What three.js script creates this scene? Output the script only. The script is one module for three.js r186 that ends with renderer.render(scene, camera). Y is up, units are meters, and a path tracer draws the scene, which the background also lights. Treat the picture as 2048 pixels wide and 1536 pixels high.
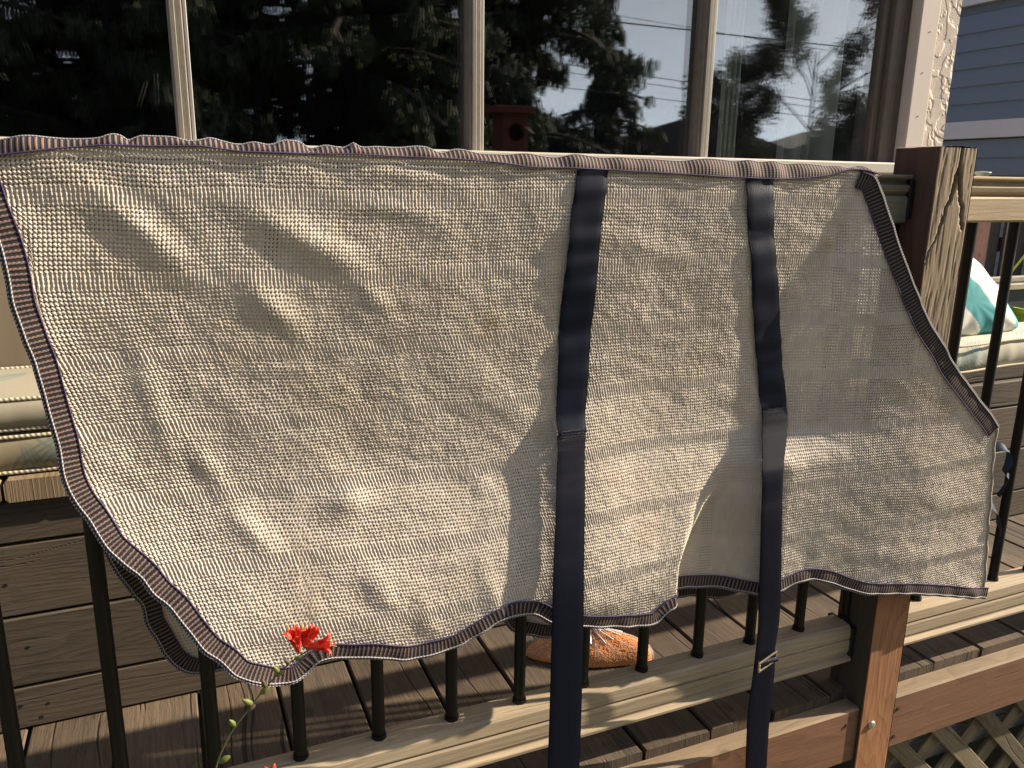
import * as THREE from 'three';
import { mergeGeometries, mergeVertices } from 'three/addons/utils/BufferGeometryUtils.js';
import { RoundedBoxGeometry } from 'three/addons/geometries/RoundedBoxGeometry.js';

// ------------------------------------------------------------------ camera, sky, sun, exposure
const scene = new THREE.Scene();
const camera = new THREE.PerspectiveCamera(50.95, 4 / 3, 0.02, 400);
camera.position.set(0, 0.985, 0);
camera.rotation.order = 'YXZ';
camera.rotation.set(THREE.MathUtils.degToRad(-14.2), THREE.MathUtils.degToRad(-23.36), THREE.MathUtils.degToRad(0.83));
scene.add(camera);
const renderer = new THREE.WebGLRenderer({ antialias: true });
renderer.setSize(1024, 768);
renderer.toneMapping = THREE.LinearToneMapping;
renderer.toneMappingExposure = 2.15;
renderer.shadowMap.enabled = true;
renderer.shadowMap.type = THREE.PCFSoftShadowMap;

const SUN = new THREE.Vector3(5.75, 3.12, 1.07).normalize();
{
  const W = 1024, H = 512, d = new Float32Array(W * H * 4);
  const hsh = (i, j) => { let h = (i * 374761393 + j * 668265263) | 0; h = Math.imul(h ^ (h >>> 13), 1274126177); return ((h ^ (h >>> 16)) >>> 0) / 4294967296; };
  const ns = (x, y) => { const i = Math.floor(x), j = Math.floor(y), a = x - i, b = y - j, u = a * a * (3 - 2 * a), v = b * b * (3 - 2 * b); return (hsh(i, j) * (1 - u) + hsh(i + 1, j) * u) * (1 - v) + (hsh(i, j + 1) * (1 - u) + hsh(i + 1, j + 1) * u) * v; };
  for (let j = 0; j < H; j++) for (let i = 0; i < W; i++) {
    const el = ((j + 0.5) / H - 0.5) * Math.PI, az = ((i + 0.5) / W - 0.5) * 2 * Math.PI;
    const x = Math.cos(el) * Math.cos(az), y = Math.sin(el), z = Math.cos(el) * Math.sin(az);
    const up = Math.max(0, y), t = Math.pow(1 - up, 4.5);
    const sd = 0.5 + 0.5 * (x * 0.75 + z * 0.66) / Math.max(0.05, Math.hypot(x, z)), hz = t * (0.14 + 1.55 * sd * sd);
    let r = 0.12 + 0.60 * hz, g = 0.19 + 0.70 * hz, b = 0.33 + 0.76 * hz;
    const c = x * SUN.x + y * SUN.y + z * SUN.z, a = Math.acos(Math.max(-1, Math.min(1, c)));
    const gl = 1.5 * Math.exp(-a * 1.7) + 0.9 * Math.exp(-a * 6);
    r += gl * 1.0; g += gl * 0.9; b += gl * 0.74;
    if (y > 0.02) { // thin cloud
      const k = 1 / (y + 0.22), f = ns(x * k * 2 + 7, z * k * 2) * 0.5 + ns(x * k * 4.3, z * k * 4.3 + 9) * 0.3 + ns(x * k * 9, z * k * 9) * 0.2;
      const q = Math.max(0, Math.min(1, (f - 0.5) * 3)) * 0.3; r += q * 0.5; g += q * 0.5; b += q * 0.46;
    }
    if (y < 0) { r = 0.20; g = 0.19; b = 0.15; }
    const k4 = (j * W + i) * 4; d[k4] = r * 0.62; d[k4 + 1] = g * 0.62; d[k4 + 2] = b * 0.62; d[k4 + 3] = 1;
  }
  const sky = new THREE.DataTexture(d, W, H, THREE.RGBAFormat, THREE.FloatType);
  sky.mapping = THREE.EquirectangularReflectionMapping; sky.magFilter = THREE.LinearFilter; sky.minFilter = THREE.LinearFilter; sky.needsUpdate = true;
  scene.background = sky; scene.environment = sky; scene.environmentIntensity = 1;
}
const sun = new THREE.DirectionalLight(new THREE.Color(1.0, 0.875, 0.69), 5);
sun.position.copy(SUN).multiplyScalar(30); sun.castShadow = true; sun.shadow.mapSize.set(4096, 4096);
Object.assign(sun.shadow.camera, { left: -6, right: 6, top: 6, bottom: -6, near: 1, far: 70 });
scene.add(sun); scene.add(sun.target);

// ------------------------------------------------------------------ helpers
function rng(seed) { let a = seed >>> 0; return () => { a = (a + 0x6D2B79F5) | 0; let t = Math.imul(a ^ (a >>> 15), 1 | a); t = (t + Math.imul(t ^ (t >>> 7), 61 | t)) ^ t; return ((t ^ (t >>> 14)) >>> 0) / 4294967296; }; }
const hash2 = (i, j, s) => { let h = (Math.imul(i, 374761393) + Math.imul(j, 668265263) + Math.imul(s, 1442695041)) | 0; h = Math.imul(h ^ (h >>> 13), 1274126177); h = Math.imul(h ^ (h >>> 16), 2246822519); return ((h ^ (h >>> 13)) >>> 0) / 4294967296; };
function noise(x, y, s = 0, px = 1e9) { // px: period in x
  const i = Math.floor(x), j = Math.floor(y), a = x - i, b = y - j, u = a * a * (3 - 2 * a), v = b * b * (3 - 2 * b);
  const i0 = ((i % px) + px) % px, i1 = (((i + 1) % px) + px) % px;
  return (hash2(i0, j, s) * (1 - u) + hash2(i1, j, s) * u) * (1 - v) + (hash2(i0, j + 1, s) * (1 - u) + hash2(i1, j + 1, s) * u) * v;
}
const clamp = (x, a = 0, b = 1) => Math.max(a, Math.min(b, x));
const S = (a, b, x) => { const t = clamp((x - a) / (b - a)); return t * t * (3 - 2 * t); };
const lerp = (a, b, t) => a + (b - a) * t;
const used = new Map();
function numbered(n) { const k = used.get(n) || 0; used.set(n, k + 1); return k ? `${n}_${String(k).padStart(3, '0')}` : n; }
function tag(o, label, category, group) { if (label) o.userData.label = label; if (category) o.userData.category = category; if (group) o.userData.group = group; return o; }
function shadow(o) { o.traverse(m => { if (m.isMesh) { m.castShadow = true; m.receiveShadow = true; } }); return o; }
function thing(name, label, category, pos = [0, 0, 0], group) { const g = new THREE.Group(); g.name = numbered(name); g.position.set(...pos); scene.add(g); return tag(g, label, category, group); }
function part(name, geo, mat, parent, label) { const m = new THREE.Mesh(geo, mat); m.name = name; m.castShadow = m.receiveShadow = true; parent.add(m); if (label) m.userData.label = label; return m; }
function struct(name, geo, mat) { const m = part(numbered(name), geo, mat, scene); m.userData.kind = 'structure'; return m; }
const std = (r, g, b, rough = 0.8, o = {}) => new THREE.MeshStandardMaterial({ color: new THREE.Color().setRGB(r, g, b), roughness: rough, ...o });
const toS = v => { v = clamp(v); return Math.round(255 * (v <= 0.0031308 ? 12.92 * v : 1.055 * Math.pow(v, 1 / 2.4) - 0.055)); };
function dataTex(W, H, fn, srgb, filt = true) {
  const d = new Uint8Array(W * H * 4), o = [0, 0, 0, 1];
  for (let j = 0; j < H; j++) for (let i = 0; i < W; i++) { fn(i, j, o); const k = (j * W + i) * 4; for (let c = 0; c < 3; c++) d[k + c] = srgb ? toS(o[c]) : Math.round(255 * clamp(o[c])); d[k + 3] = Math.round(255 * clamp(o[3])); }
  const t = new THREE.DataTexture(d, W, H, THREE.RGBAFormat); t.magFilter = THREE.LinearFilter; t.minFilter = THREE.LinearMipmapLinearFilter; t.generateMipmaps = true; t.anisotropy = 8;
  t.wrapS = t.wrapT = THREE.RepeatWrapping; if (srgb) t.colorSpace = THREE.SRGBColorSpace; t.needsUpdate = true; return t;
}

// ------------------------------------------------------------------ wood (2.4 m along u, 0.3 m along v); neutral, tinted by each material's colour
function woodTex(seed, o) {
  const W = 2048, H = 256, LX = 2.4, LY = 0.3, R = rng(seed);
  const knots = []; for (let k = 0; k < o.knots; k++) knots.push([R() * LX, R() * LY, 0.006 + R() * 0.010]);
  const col = new Float32Array(W * H * 3), hgt = new Float32Array(W * H);
  for (let j = 0; j < H; j++) for (let i = 0; i < W; i++) {
    const x = i / W * LX, y = j / H * LY; let f = y * o.freq, kn = 0;
    f += (noise(x * 2.5, y * 9, seed, 6) - 0.5) * o.wob + (noise(x * 10, y * 40, seed + 1, 24) - 0.5) * o.wob * 0.18;
    for (const [kx, ky, kr] of knots) {
      let dx = Math.abs(x - kx); dx = Math.min(dx, LX - dx); let dy = y - ky; dy -= Math.round(dy / LY) * LY;
      const q = Math.sqrt(dx * dx * 0.25 + dy * dy) / kr; f += Math.sign(dy || 1) * 2.2 * Math.exp(-q * 0.7) ; if (q < 3) kn = Math.max(kn, S(1.15, 0.7, Math.hypot(dx * 0.8, dy) / kr));
    }
    const fr = f - Math.floor(f); let ring = Math.pow(fr, 2.2) * (1 - S(0.93, 1, fr));
    ring *= 0.55 + 0.45 * noise(x * 3, f * 0.7, seed + 5);
    const fib = noise(x * 45, y * 1500, seed + 2, 108) * 0.6 + noise(x * 120, y * 3000, seed + 3, 288) * 0.4;
    const fine = noise(x * 12, y * 420, seed + 8, 30);
    const patch = noise(x * 2.1, y * 7, seed + 4, 5) * 0.6 + noise(x * 8, y * 25, seed + 6, 20) * 0.4;
    let crack = 0; const cn = noise(x * 2.5, y * 210 + (noise(x * 7, y * 12, seed + 9, 17) - 0.5) * 7, seed + 7, 6); if (cn > o.crack) crack = S(o.crack, Math.min(0.995, o.crack + 0.06), cn);
    let l = 1.0 - o.ring * ring - o.fib * (fib - 0.5) - o.fib * 0.7 * (fine - 0.5) - o.patch * (patch - 0.5);
    l *= 1 - 0.72 * crack; l *= 1 - 0.38 * kn;
    const k = j * W + i; const wr = clamp(ring * o.ring + kn * 0.6);
    col[k * 3] = l * 0.8; col[k * 3 + 1] = l * (0.8 - 0.10 * wr); col[k * 3 + 2] = l * (0.8 - 0.18 * wr);
    hgt[k] = 0.75 - 0.25 * fib * o.fib * 2 - 0.3 * ring * o.ring - 0.6 * crack + 0.12 * kn - 0.1 * fine;
  }
  const map = dataTex(W, H, (i, j, c) => { const k = (j * W + i) * 3; c[0] = col[k]; c[1] = col[k + 1]; c[2] = col[k + 2]; }, true);
  const bump = dataTex(W, H, (i, j, c) => { c[0] = c[1] = c[2] = hgt[j * W + i]; }, false);
  return { map, bump };
}
const TXdeck = woodTex(11, { freq: 26, wob: 9, ring: 0.3, fib: 0.5, patch: 0.75, crack: 0.84, knots: 9 });
const TXgrain = woodTex(23, { freq: 75, wob: 6, ring: 0.5, fib: 0.4, patch: 0.5, crack: 0.93, knots: 7 });
const TXrail = woodTex(29, { freq: 110, wob: 3.5, ring: 0.28, fib: 0.3, patch: 0.5, crack: 0.945, knots: 3 });
const TXred = woodTex(37, { freq: 34, wob: 7, ring: 0.3, fib: 0.3, patch: 0.45, crack: 0.955, knots: 6 });
const wood = (t, r, g, b, rough = 0.82, bs = 0.0014, o = {}) => new THREE.MeshStandardMaterial({ color: new THREE.Color().setRGB(r, g, b), map: t.map, bumpMap: t.bump, bumpScale: bs, roughness: rough, ...o });
// a bar of given section (points in z,y) along x
function bar(prof, L, seed = 1, swap = false) {
  const R = rng(seed * 7919 + 3), uo = R(), vo = R(), pos = [], uv = [], n = prof.length; let cum = 0;
  for (let i = 0; i < n; i++) {
    const [a, b] = prof[i], [c, d] = prof[(i + 1) % n], l = Math.hypot(c - a, d - b);
    const u0 = uo, u1 = uo + L / 2.4, v0 = vo + cum / 0.3, v1 = vo + (cum + l) / 0.3; cum += l;
    pos.push(-L / 2, b, a, L / 2, b, a, L / 2, d, c, -L / 2, b, a, L / 2, d, c, -L / 2, d, c);
    uv.push(u0, v0, u1, v0, u1, v1, u0, v0, u1, v1, u0, v1);
  }
  const sh = prof.map(p => new THREE.Vector2(p[0], p[1]));
  for (const f of THREE.ShapeUtils.triangulateShape(sh, [])) for (const sx of [-1, 1]) for (const k of (sx > 0 ? [0, 1, 2] : [2, 1, 0])) {
    const p = prof[f[k]]; pos.push(sx * L / 2, p[1], p[0]); uv.push(uo + p[1] * 0.3, vo + p[0] * 8);
  }
  const g = new THREE.BufferGeometry(); g.setAttribute('position', new THREE.Float32BufferAttribute(pos, 3)); g.setAttribute('uv', new THREE.Float32BufferAttribute(uv, 2)); g.computeVertexNormals(); return g;
}
const rect = (z0, z1, y0, y1, c = 0.003) => [[z0 + c, y0], [z1 - c, y0], [z1, y0 + c], [z1, y1 - c], [z1 - c, y1], [z0 + c, y1], [z0, y1 - c], [z0, y0 + c]];
function tube(pts, r, seg = 40, rad = 8, closed = false) { return new THREE.TubeGeometry(new THREE.CatmullRomCurve3(pts.map(p => p.isVector3 ? p : new THREE.Vector3(...p)), closed), seg, r, rad, closed); }
function grid(nu, nv, fn, uvfn, closedU = false) {
  const pos = new Float32Array((nu + 1) * (nv + 1) * 3), uv = new Float32Array((nu + 1) * (nv + 1) * 2), idx = [];
  for (let j = 0, k = 0; j <= nv; j++) for (let i = 0; i <= nu; i++, k++) { const p = fn(i / nu, j / nv), q = uvfn ? uvfn(i / nu, j / nv) : [i / nu, j / nv]; pos.set(p, k * 3); uv.set(q, k * 2); }
  for (let j = 0; j < nv; j++) for (let i = 0; i < nu; i++) { const a = j * (nu + 1) + i, b = a + 1, c = a + nu + 1, e = c + 1; idx.push(a, b, e, a, e, c); }
  const g = new THREE.BufferGeometry(); g.setAttribute('position', new THREE.BufferAttribute(pos, 3)); g.setAttribute('uv', new THREE.BufferAttribute(uv, 2)); g.setIndex(idx); g.computeVertexNormals(); return g;
}
const box = (w, h, d, x, y, z, r = 0.004) => { const g = new RoundedBoxGeometry(w, h, d, 2, Math.min(r, w / 2.2, h / 2.2, d / 2.2)); g.translate(x, y, z); return g; };
// ------------------------------------------------------------------ ground, deck
{
  const g = new THREE.PlaneGeometry(240, 240, 60, 60); g.rotateX(-Math.PI / 2);
  const t = dataTex(512, 512, (i, j, c) => { const n = noise(i / 8, j / 8, 3, 64) * 0.5 + noise(i / 2, j / 2, 4, 256) * 0.5, m = noise(i / 64, j / 64, 5, 8); const l = 0.6 + 0.6 * n; c[0] = l * (0.30 + 0.2 * m); c[1] = l * (0.34 + 0.08 * m); c[2] = l * 0.18; }, true);
  t.repeat.set(160, 160);
  const m = struct('ground', g, std(0.3, 0.3, 0.3, 0.95, { map: t })); m.position.y = -0.56;
}
const deckMat = [[0.128, 0.088, 0.054], [0.112, 0.076, 0.046], [0.14, 0.098, 0.063], [0.118, 0.084, 0.055], [0.10, 0.067, 0.042]].map(c => wood(TXdeck, ...c, 0.85, 0.0022));
{
  const deck = thing('deck', null, null); deck.userData.kind = 'structure';
  for (let k = -9; k <= 24; k++) {
    const R = rng(500 + k), x = 0.1365 + 0.1447 * k + 0.07235, w = 0.1385;
    const g = bar(rect(-w / 2, w / 2, -0.038, 0, 0.003), 0.97 + R() * 0.004, 40 + k); g.rotateY(Math.PI / 2);
    const m = part('plank', g, deckMat[Math.floor(R() * 5)], deck); m.position.set(x, (R() - 0.5) * 0.0015, -1.037 - 0.485 + (R() - 0.5) * 0.006);
    m.rotation.y = (R() - 0.5) * 0.002;
  }
  // joists under the planks close the gaps below
  const jm = wood(TXdeck, 0.10, 0.085, 0.07);
  for (const z of [-1.15, -1.55, -1.93]) { const m = part('joist', bar(rect(-0.02, 0.02, -0.22, -0.0395), 5, 3), jm, deck); m.position.set(1.2, 0, z); }
  const m = part('rim_joist', bar(rect(-0.019, 0.019, -0.30, -0.0395), 5, 9), wood(TXdeck, 0.42, 0.40, 0.37, 0.9), deck, 'pale grey rim joist behind the lattice'); m.position.set(1.2, 0, -1.10);
}
// ------------------------------------------------------------------ skirt boards, lattice
const redMat = wood(TXred, 1, 1, 1, 0.78, 0.0014, { vertexColors: true });
function weatherTop(g, front, top) { const n = g.attributes.normal, c = new Float32Array(n.count * 3); for (let i = 0; i < n.count; i++) for (let k = 0; k < 3; k++) c[i * 3 + k] = n.getY(i) > 0.3 ? top[k] : front[k]; g.setAttribute('color', new THREE.BufferAttribute(c, 3)); return g; }
{
  const mk = (x0, x1, lab, seed) => { const t = thing('skirt_board', lab, 'board', [(x0 + x1) / 2, 0, 0], 'redwood boards along the deck edge'); 
    part('board', weatherTop(bar(rect(-1.040, -1.0015, -0.141, -0.019, 0.004), x1 - x0, seed), [0.215, 0.098, 0.050], [0.27, 0.19, 0.115]), redMat, t);
    const sc = std(0.12, 0.11, 0.10, 0.4, { metalness: 0.8 });
    for (const [sx, sy] of [[x0 > 0.5 ? x0 + 0.016 : x1 - 0.03, -0.05], [x0 > 0.5 ? x0 + 0.016 : x1 - 0.42, -0.115], [x0 > 0.5 ? x0 + 0.42 : x1 - 0.8, -0.06]]) { const s = new THREE.CylinderGeometry(0.0042, 0.0036, 0.003, 12); s.rotateX(Math.PI / 2); part('screw', s, sc, t).position.set(sx - (x0 + x1) / 2, sy, -1.0012); }
    return t; };
  mk(-1.6, 1.1925, 'redwood skirt board to the left of the post, behind both hanging navy straps', 5);
  mk(1.2845, 3.4, 'redwood skirt board to the right of the post, above the wooden lattice', 8);
  const lat = thing('lattice', 'weathered brown wooden lattice under the deck edge at the lower right', 'lattice', [2.2, -0.33, -1.052]);
  const lm = [wood(TXdeck, 0.22, 0.17, 0.10), wood(TXdeck, 0.26, 0.20, 0.125), wood(TXdeck, 0.19, 0.15, 0.09)];
  for (let L = 0; L < 2; L++) for (let k = -8; k <= 9; k++) {
    const g = bar(rect(-0.004, 0.004, -0.0205, 0.0205, 0.0015), 0.66, 60 + k + L * 40), m = part('slat', g, lm[(k + 20 + L) % 3], lat);
    m.rotation.z = L ? Math.PI / 4 : -Math.PI / 4; m.position.set(k * 0.138 + (L ? 0.03 : 0), 0, L ? -0.0095 : 0);
  }
}
// ------------------------------------------------------------------ railing
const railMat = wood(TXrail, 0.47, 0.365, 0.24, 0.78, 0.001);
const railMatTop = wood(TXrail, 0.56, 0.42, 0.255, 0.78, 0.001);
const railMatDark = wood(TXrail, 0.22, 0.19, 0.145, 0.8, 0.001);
const lowerProf = [[-1.092, 0.070], [-1.034, 0.070], [-1.0295, 0.072], [-1.0290, 0.077], [-1.031, 0.0795], [-1.038, 0.081], [-1.0395, 0.086], [-1.0365, 0.089], [-1.036, 0.111], [-1.0375, 0.1145], [-1.0415, 0.116], [-1.0375, 0.1175], [-1.036, 0.120], [-1.0375, 0.139], [-1.043, 0.145], [-1.060, 0.147], [-1.086, 0.144], [-1.092, 0.139]];
const upperProf = [[-1.095, 0.922], [-1.040, 0.922], [-1.036, 0.926], [-1.036, 0.964], [-1.0385, 0.967], [-1.044, 0.969], [-1.041, 0.972], [-1.0365, 0.976], [-1.0345, 0.984], [-1.0365, 0.986], [-1.043, 0.988], [-1.0435, 0.994], [-1.034, 0.9965], [-1.0310, 0.999], [-1.0310, 1.0015], [-1.034, 1.003], [-1.092, 1.004], [-1.095, 1.001]];
function rail(prof, x0, x1, mat, name, lab, seed) { const t = thing(name, lab, 'rail', [(x0 + x1) / 2, 0, 0], 'wooden rails of the deck railing'); part('beam', bar(prof, x1 - x0, seed), mat, t); return t; }
const black = new THREE.MeshPhysicalMaterial({ color: new THREE.Color().setRGB(0.007, 0.006, 0.0055), roughness: 0.45, specularIntensity: 0.55 }), blackD = std(0.006, 0.006, 0.006, 0.6);
function bracket(t, x, y, dir) { part('bracket', box(0.012, 0.066, 0.066, x, y, -1.066, 0.002), blackD, t); }
{
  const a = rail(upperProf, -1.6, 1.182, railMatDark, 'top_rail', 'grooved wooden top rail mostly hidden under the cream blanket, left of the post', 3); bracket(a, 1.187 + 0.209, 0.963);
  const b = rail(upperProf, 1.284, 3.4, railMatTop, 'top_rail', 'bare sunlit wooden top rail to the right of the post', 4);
  const c = rail(lowerProf, -1.6, 1.182, railMat, 'bottom_rail', 'greenish weathered bottom rail left of the post, below the blanket hem', 6); bracket(c, 1.187 + 0.209, 0.108);
  const d = rail(lowerProf, 1.284, 3.4, railMat, 'bottom_rail', 'pale weathered bottom rail right of the post, above the redwood board', 12);
  bracket(d, 1.290 - 2.342, 0.108);
}
{
  const cyl = new THREE.CylinderGeometry(0.0096, 0.0096, 0.80, 20, 1), foot = new THREE.CylinderGeometry(0.0112, 0.0118, 0.008, 20, 1);
  const where = { '-3': 'leftmost one in the photo, at the left border', '-2': 'second from the left border, before the bench boards', '-1': 'third from the left, behind the lowest blanket corner', 0: 'fourth from the left, right of the red flowers', 1: 'fifth from the left, under the blanket hem', 2: 'sixth from the left, under the blanket hem', 3: 'just left of the left navy strap', 4: 'just right of the left navy strap, before the bag', 5: 'at the right end of the orange bag', 6: 'halfway between the two navy straps', 7: 'just left of the right navy strap', 8: 'just right of the right navy strap', 9: 'tight against the left side of the post' };
  for (let k = -4; k <= 9; k++) {
    const t = thing('baluster', `thin round black metal baluster, ${where[k] || 'at the far left end of the railing'}`, 'baluster', [1.066 * (0.1183 + 0.1112 * k), 0.144, -1.066], 'black metal balusters of the railing');
    part('rod', cyl, black, t).position.y = 0.398; part('foot', foot, black, t).position.y = 0.005;
  }
  for (let k = 0; k <= 3; k++) {
    const t = thing('baluster', k === 0 ? 'thin round black metal baluster just right of the post under the blanket hem' : k === 1 ? 'thin round black metal baluster just right of the post, crossing the striped pillow' : k === 2 ? 'thin round black metal baluster beside the two blue tie tapes' : k === 3 ? 'thin round black metal baluster in the lower right border, next after the tie tapes' : 'thin round black metal baluster further along the right hand railing', 'baluster', [1.388 + 0.1165 * k, 0.144, -1.066], 'black metal balusters of the railing');
    part('rod', cyl, black, t).position.y = 0.398; part('foot', foot, black, t).position.y = 0.005;
  }
}
// post
{
  const t = thing('railing_post', 'square weathered redwood railing post with dark split near its top', 'post', [1.2385, 0.22, -1.0405]);
  const H = 1.656, yc = 0, g = new THREE.BoxGeometry(0.089, H, 0.089, 44, 640, 4), p = g.attributes.position, uv = g.attributes.uv, col = new Float32Array(p.count * 3);
  for (let i = 0; i < p.count; i++) {
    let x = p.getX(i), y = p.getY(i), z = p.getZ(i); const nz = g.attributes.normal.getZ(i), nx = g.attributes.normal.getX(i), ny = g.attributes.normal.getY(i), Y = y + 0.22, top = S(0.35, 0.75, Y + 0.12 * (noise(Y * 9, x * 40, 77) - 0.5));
    let cr = 0;
    if (nz > 0.5) {
      const e = S(0.0445, 0.040, Math.abs(x));
      // dark split running down from the top as a narrow upturned V
      const dd = 1.012 - Y, wv = 0.004 * (noise(Y * 60, 1, 5) - 0.5) + 0.003 * (noise(Y * 160, 2, 6) - 0.5);
      const xl = 0.008 - 0.27 * Math.max(0, dd) - 0.35 * Math.max(0, dd) ** 2 + wv, xr = 0.008 + 0.30 * Math.max(0, dd) - 0.2 * Math.max(0, dd) ** 2 - wv, wd = 0.0019 * S(0.16, 0.02, dd) + 0.0006;
      if (dd > -0.003 && dd < 0.175) cr = Math.max(S(wd * 2.2, wd * 0.6, Math.abs(x - xl)), dd < 0.10 ? S(wd * 2, wd * 0.6, Math.abs(x - xr)) : 0);
      if (dd <= 0.004) cr = Math.max(cr, S(0.0042, 0.0025, Math.abs(x - 0.008)));
      const gr = noise(x * 420 + noise(Y * 12, x * 20, 9) * 5, Y * 14, 31) * 0.6 + noise(x * 900, Y * 30, 32) * 0.4;
      z -= e * (cr * 0.007 + top * 0.0009 * S(0.45, 0.8, gr) + 0.0005 * gr);
      if (Math.abs(x) > 0.0425) z -= 0.0015;
    }
    if (ny > 0.5) y += 0.003 * Math.cos(x / 0.0445 * 1.4) + 0.0012 * (noise(x * 400, z * 400, 8) - 0.5);
    p.setXYZ(i, x, y, z);
    uv.setXY(i, Y / 2.4 + 0.13 + (nx ? 0.4 : 0), (nx ? z : x) / 0.3 + 0.3);
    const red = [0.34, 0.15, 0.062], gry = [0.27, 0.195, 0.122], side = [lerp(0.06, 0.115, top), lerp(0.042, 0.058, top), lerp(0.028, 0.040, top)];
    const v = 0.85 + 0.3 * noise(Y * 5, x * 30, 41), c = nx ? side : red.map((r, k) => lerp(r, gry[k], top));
    for (let k = 0; k < 3; k++) col[i * 3 + k] = c[k] * v * (1 - 0.82 * cr);
  }
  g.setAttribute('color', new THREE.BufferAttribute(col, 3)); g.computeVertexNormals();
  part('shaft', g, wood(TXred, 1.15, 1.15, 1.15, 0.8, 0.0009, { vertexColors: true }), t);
  const b = new THREE.SphereGeometry(0.0085, 20, 10, 0, 2 * Math.PI, 0, Math.PI / 2); b.scale(1, 0.45, 1); b.rotateX(Math.PI / 2);
  part('bolt', b, std(0.55, 0.54, 0.52, 0.38, { metalness: 0.9 }), t).position.set(1.225 - 1.2385, -0.062 - 0.22, 0.0452);
}
// ------------------------------------------------------------------ bench with cushions
const benchMat = wood(TXgrain, 0.105, 0.078, 0.052, 0.8, 0.0016), benchMat2 = wood(TXgrain, 0.12, 0.09, 0.061, 0.8, 0.0016), benchSlat = wood(TXgrain, 0.30, 0.215, 0.125, 0.8, 0.0016);
{
  const t = thing('bench', 'long low bench of brown weathered boards built along the house wall', 'bench', [1.1, 0, -1.53]);
  const ys = [[0.003, 0.086], [0.090, 0.224], [0.228, 0.362], [0.366, 0.441]];
  ys.forEach(([a, b], i) => { for (const [x0, x1] of [[-1.0, 0.72], [0.724, 3.4]]) { const m = part('board', bar(rect(-0.018, 0.018, a, b, 0.003), x1 - x0, 70 + i + (x0 > 0 ? 9 : 0)), i % 2 ? benchMat : benchMat2, t); m.position.set((x0 + x1) / 2 - 1.1, 0, (i % 2) * 0.0012);
    if (x0 < 0) for (const [hx, hy] of [[-0.262, 0.045], [-0.305, 0.05], [-0.275, 0.02], [-0.30, 0.29], [-0.28, 0.165]]) if (hy > a && hy < b) { const h = new THREE.CylinderGeometry(0.0032, 0.0032, 0.0022, 10); h.rotateX(Math.PI / 2); part('screw_hole', h, std(0.008, 0.006, 0.005, 1), m).position.set(hx - (x0 + x1) / 2 , hy, 0.0175); } } });
  for (let k = -8; k <= 15; k++) { const g = bar(rect(-0.0685, 0.0685, 0.446, 0.485, 0.006), 0.49, 90 + k); g.rotateY(Math.PI / 2); part('seat_slat', g, benchSlat, t).position.set(-0.2835 + 0.0735 - 1.1 + 0.142 * k, 0, 0.036 - 0.245); }
  part('frame', bar(rect(-0.45, -0.41, 0.003, 0.44), 4.4, 2), benchMat, t).position.set(0.1, 0, 0);
}
const fabTex = dataTex(512, 512, (i, j, c) => {
  const x = i / 512, y = j / 512; let l = 0.9 + 0.12 * (noise(i / 1.5, j / 1.5, 2, 341) - 0.5) + 0.1 * (noise(x * 6, y * 6, 3, 6) - 0.5), leaf = 0;
  for (let k = 0; k < 9; k++) { const cx = hash2(k, 1, 9), cy = hash2(k, 2, 9), a = hash2(k, 3, 9) * 6.28; let dx = x - cx, dy = y - cy; dx -= Math.round(dx); dy -= Math.round(dy); const u = dx * Math.cos(a) + dy * Math.sin(a), v = -dx * Math.sin(a) + dy * Math.cos(a) + 1.2 * u * u; for (const o of [-0.055, -0.02, 0.015, 0.05]) leaf = Math.max(leaf, S(0.010, 0.003, Math.abs(v - o * (1 - Math.abs(u) * 3))) * S(0.24, 0.16, Math.abs(u))); }
  c[0] = l * (0.62 - 0.28 * leaf); c[1] = l * (0.56 - 0.12 * leaf); c[2] = l * (0.45 - 0.02 * leaf);
}, true);
const fabBump = dataTex(256, 256, (i, j, c) => { c[0] = c[1] = c[2] = 0.5 + 0.25 * Math.sin(i * Math.PI / 2) + 0.25 * Math.sin(j * Math.PI / 2); }, false);
const fab = (r, g, b) => { const m = fabTex.clone(); m.repeat.set(2, 2); m.needsUpdate = true; return std(r, g, b, 0.9, { map: m, side: THREE.DoubleSide }); };
// a stuffed box cushion: width, height, depth, bulge and puckered sides
function cushionGeo(w, h, d, seed, puck = 0.006) {
  const g = new THREE.BoxGeometry(w, h, d, Math.round(w / 0.012), 12, 36), p = g.attributes.position, uv = g.attributes.uv, nn = g.attributes.normal;
  for (let i = 0; i < p.count; i++) {
    let x = p.getX(i), y = p.getY(i), z = p.getZ(i); const a = x / (w / 2), b = y / (h / 2), c = z / (d / 2);
    uv.setXY(i, (x + seed) * 1.4, Math.abs(nn.getY(i)) > 0.5 ? z * 1.4 : y * 1.4 + 0.3);
    const rr = 1 - 0.5 * Math.pow(Math.abs(b), 6) * 0.09;
    const pk = puck * (noise(x * 14, 1, seed) - 0.5 + 0.6 * (noise(x * 37, y * 6, seed + 1) - 0.5)) * (1 - Math.pow(Math.abs(b), 3));
    if (Math.abs(c) > 0.98) z += Math.sign(c) * (0.012 * (1 - b * b) + pk);
    y += b * 0.010 * (1 - a ** 8) * (1 - c ** 4) + 0.004 * (noise(x * 5, z * 6, seed + 3) - 0.5) * b;
    p.setXYZ(i, x * rr, y, z * rr);
  }
  const m = mergeVertices(g, 1e-5); m.computeVertexNormals(); g.computeVertexNormals(); return g;
}
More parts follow.
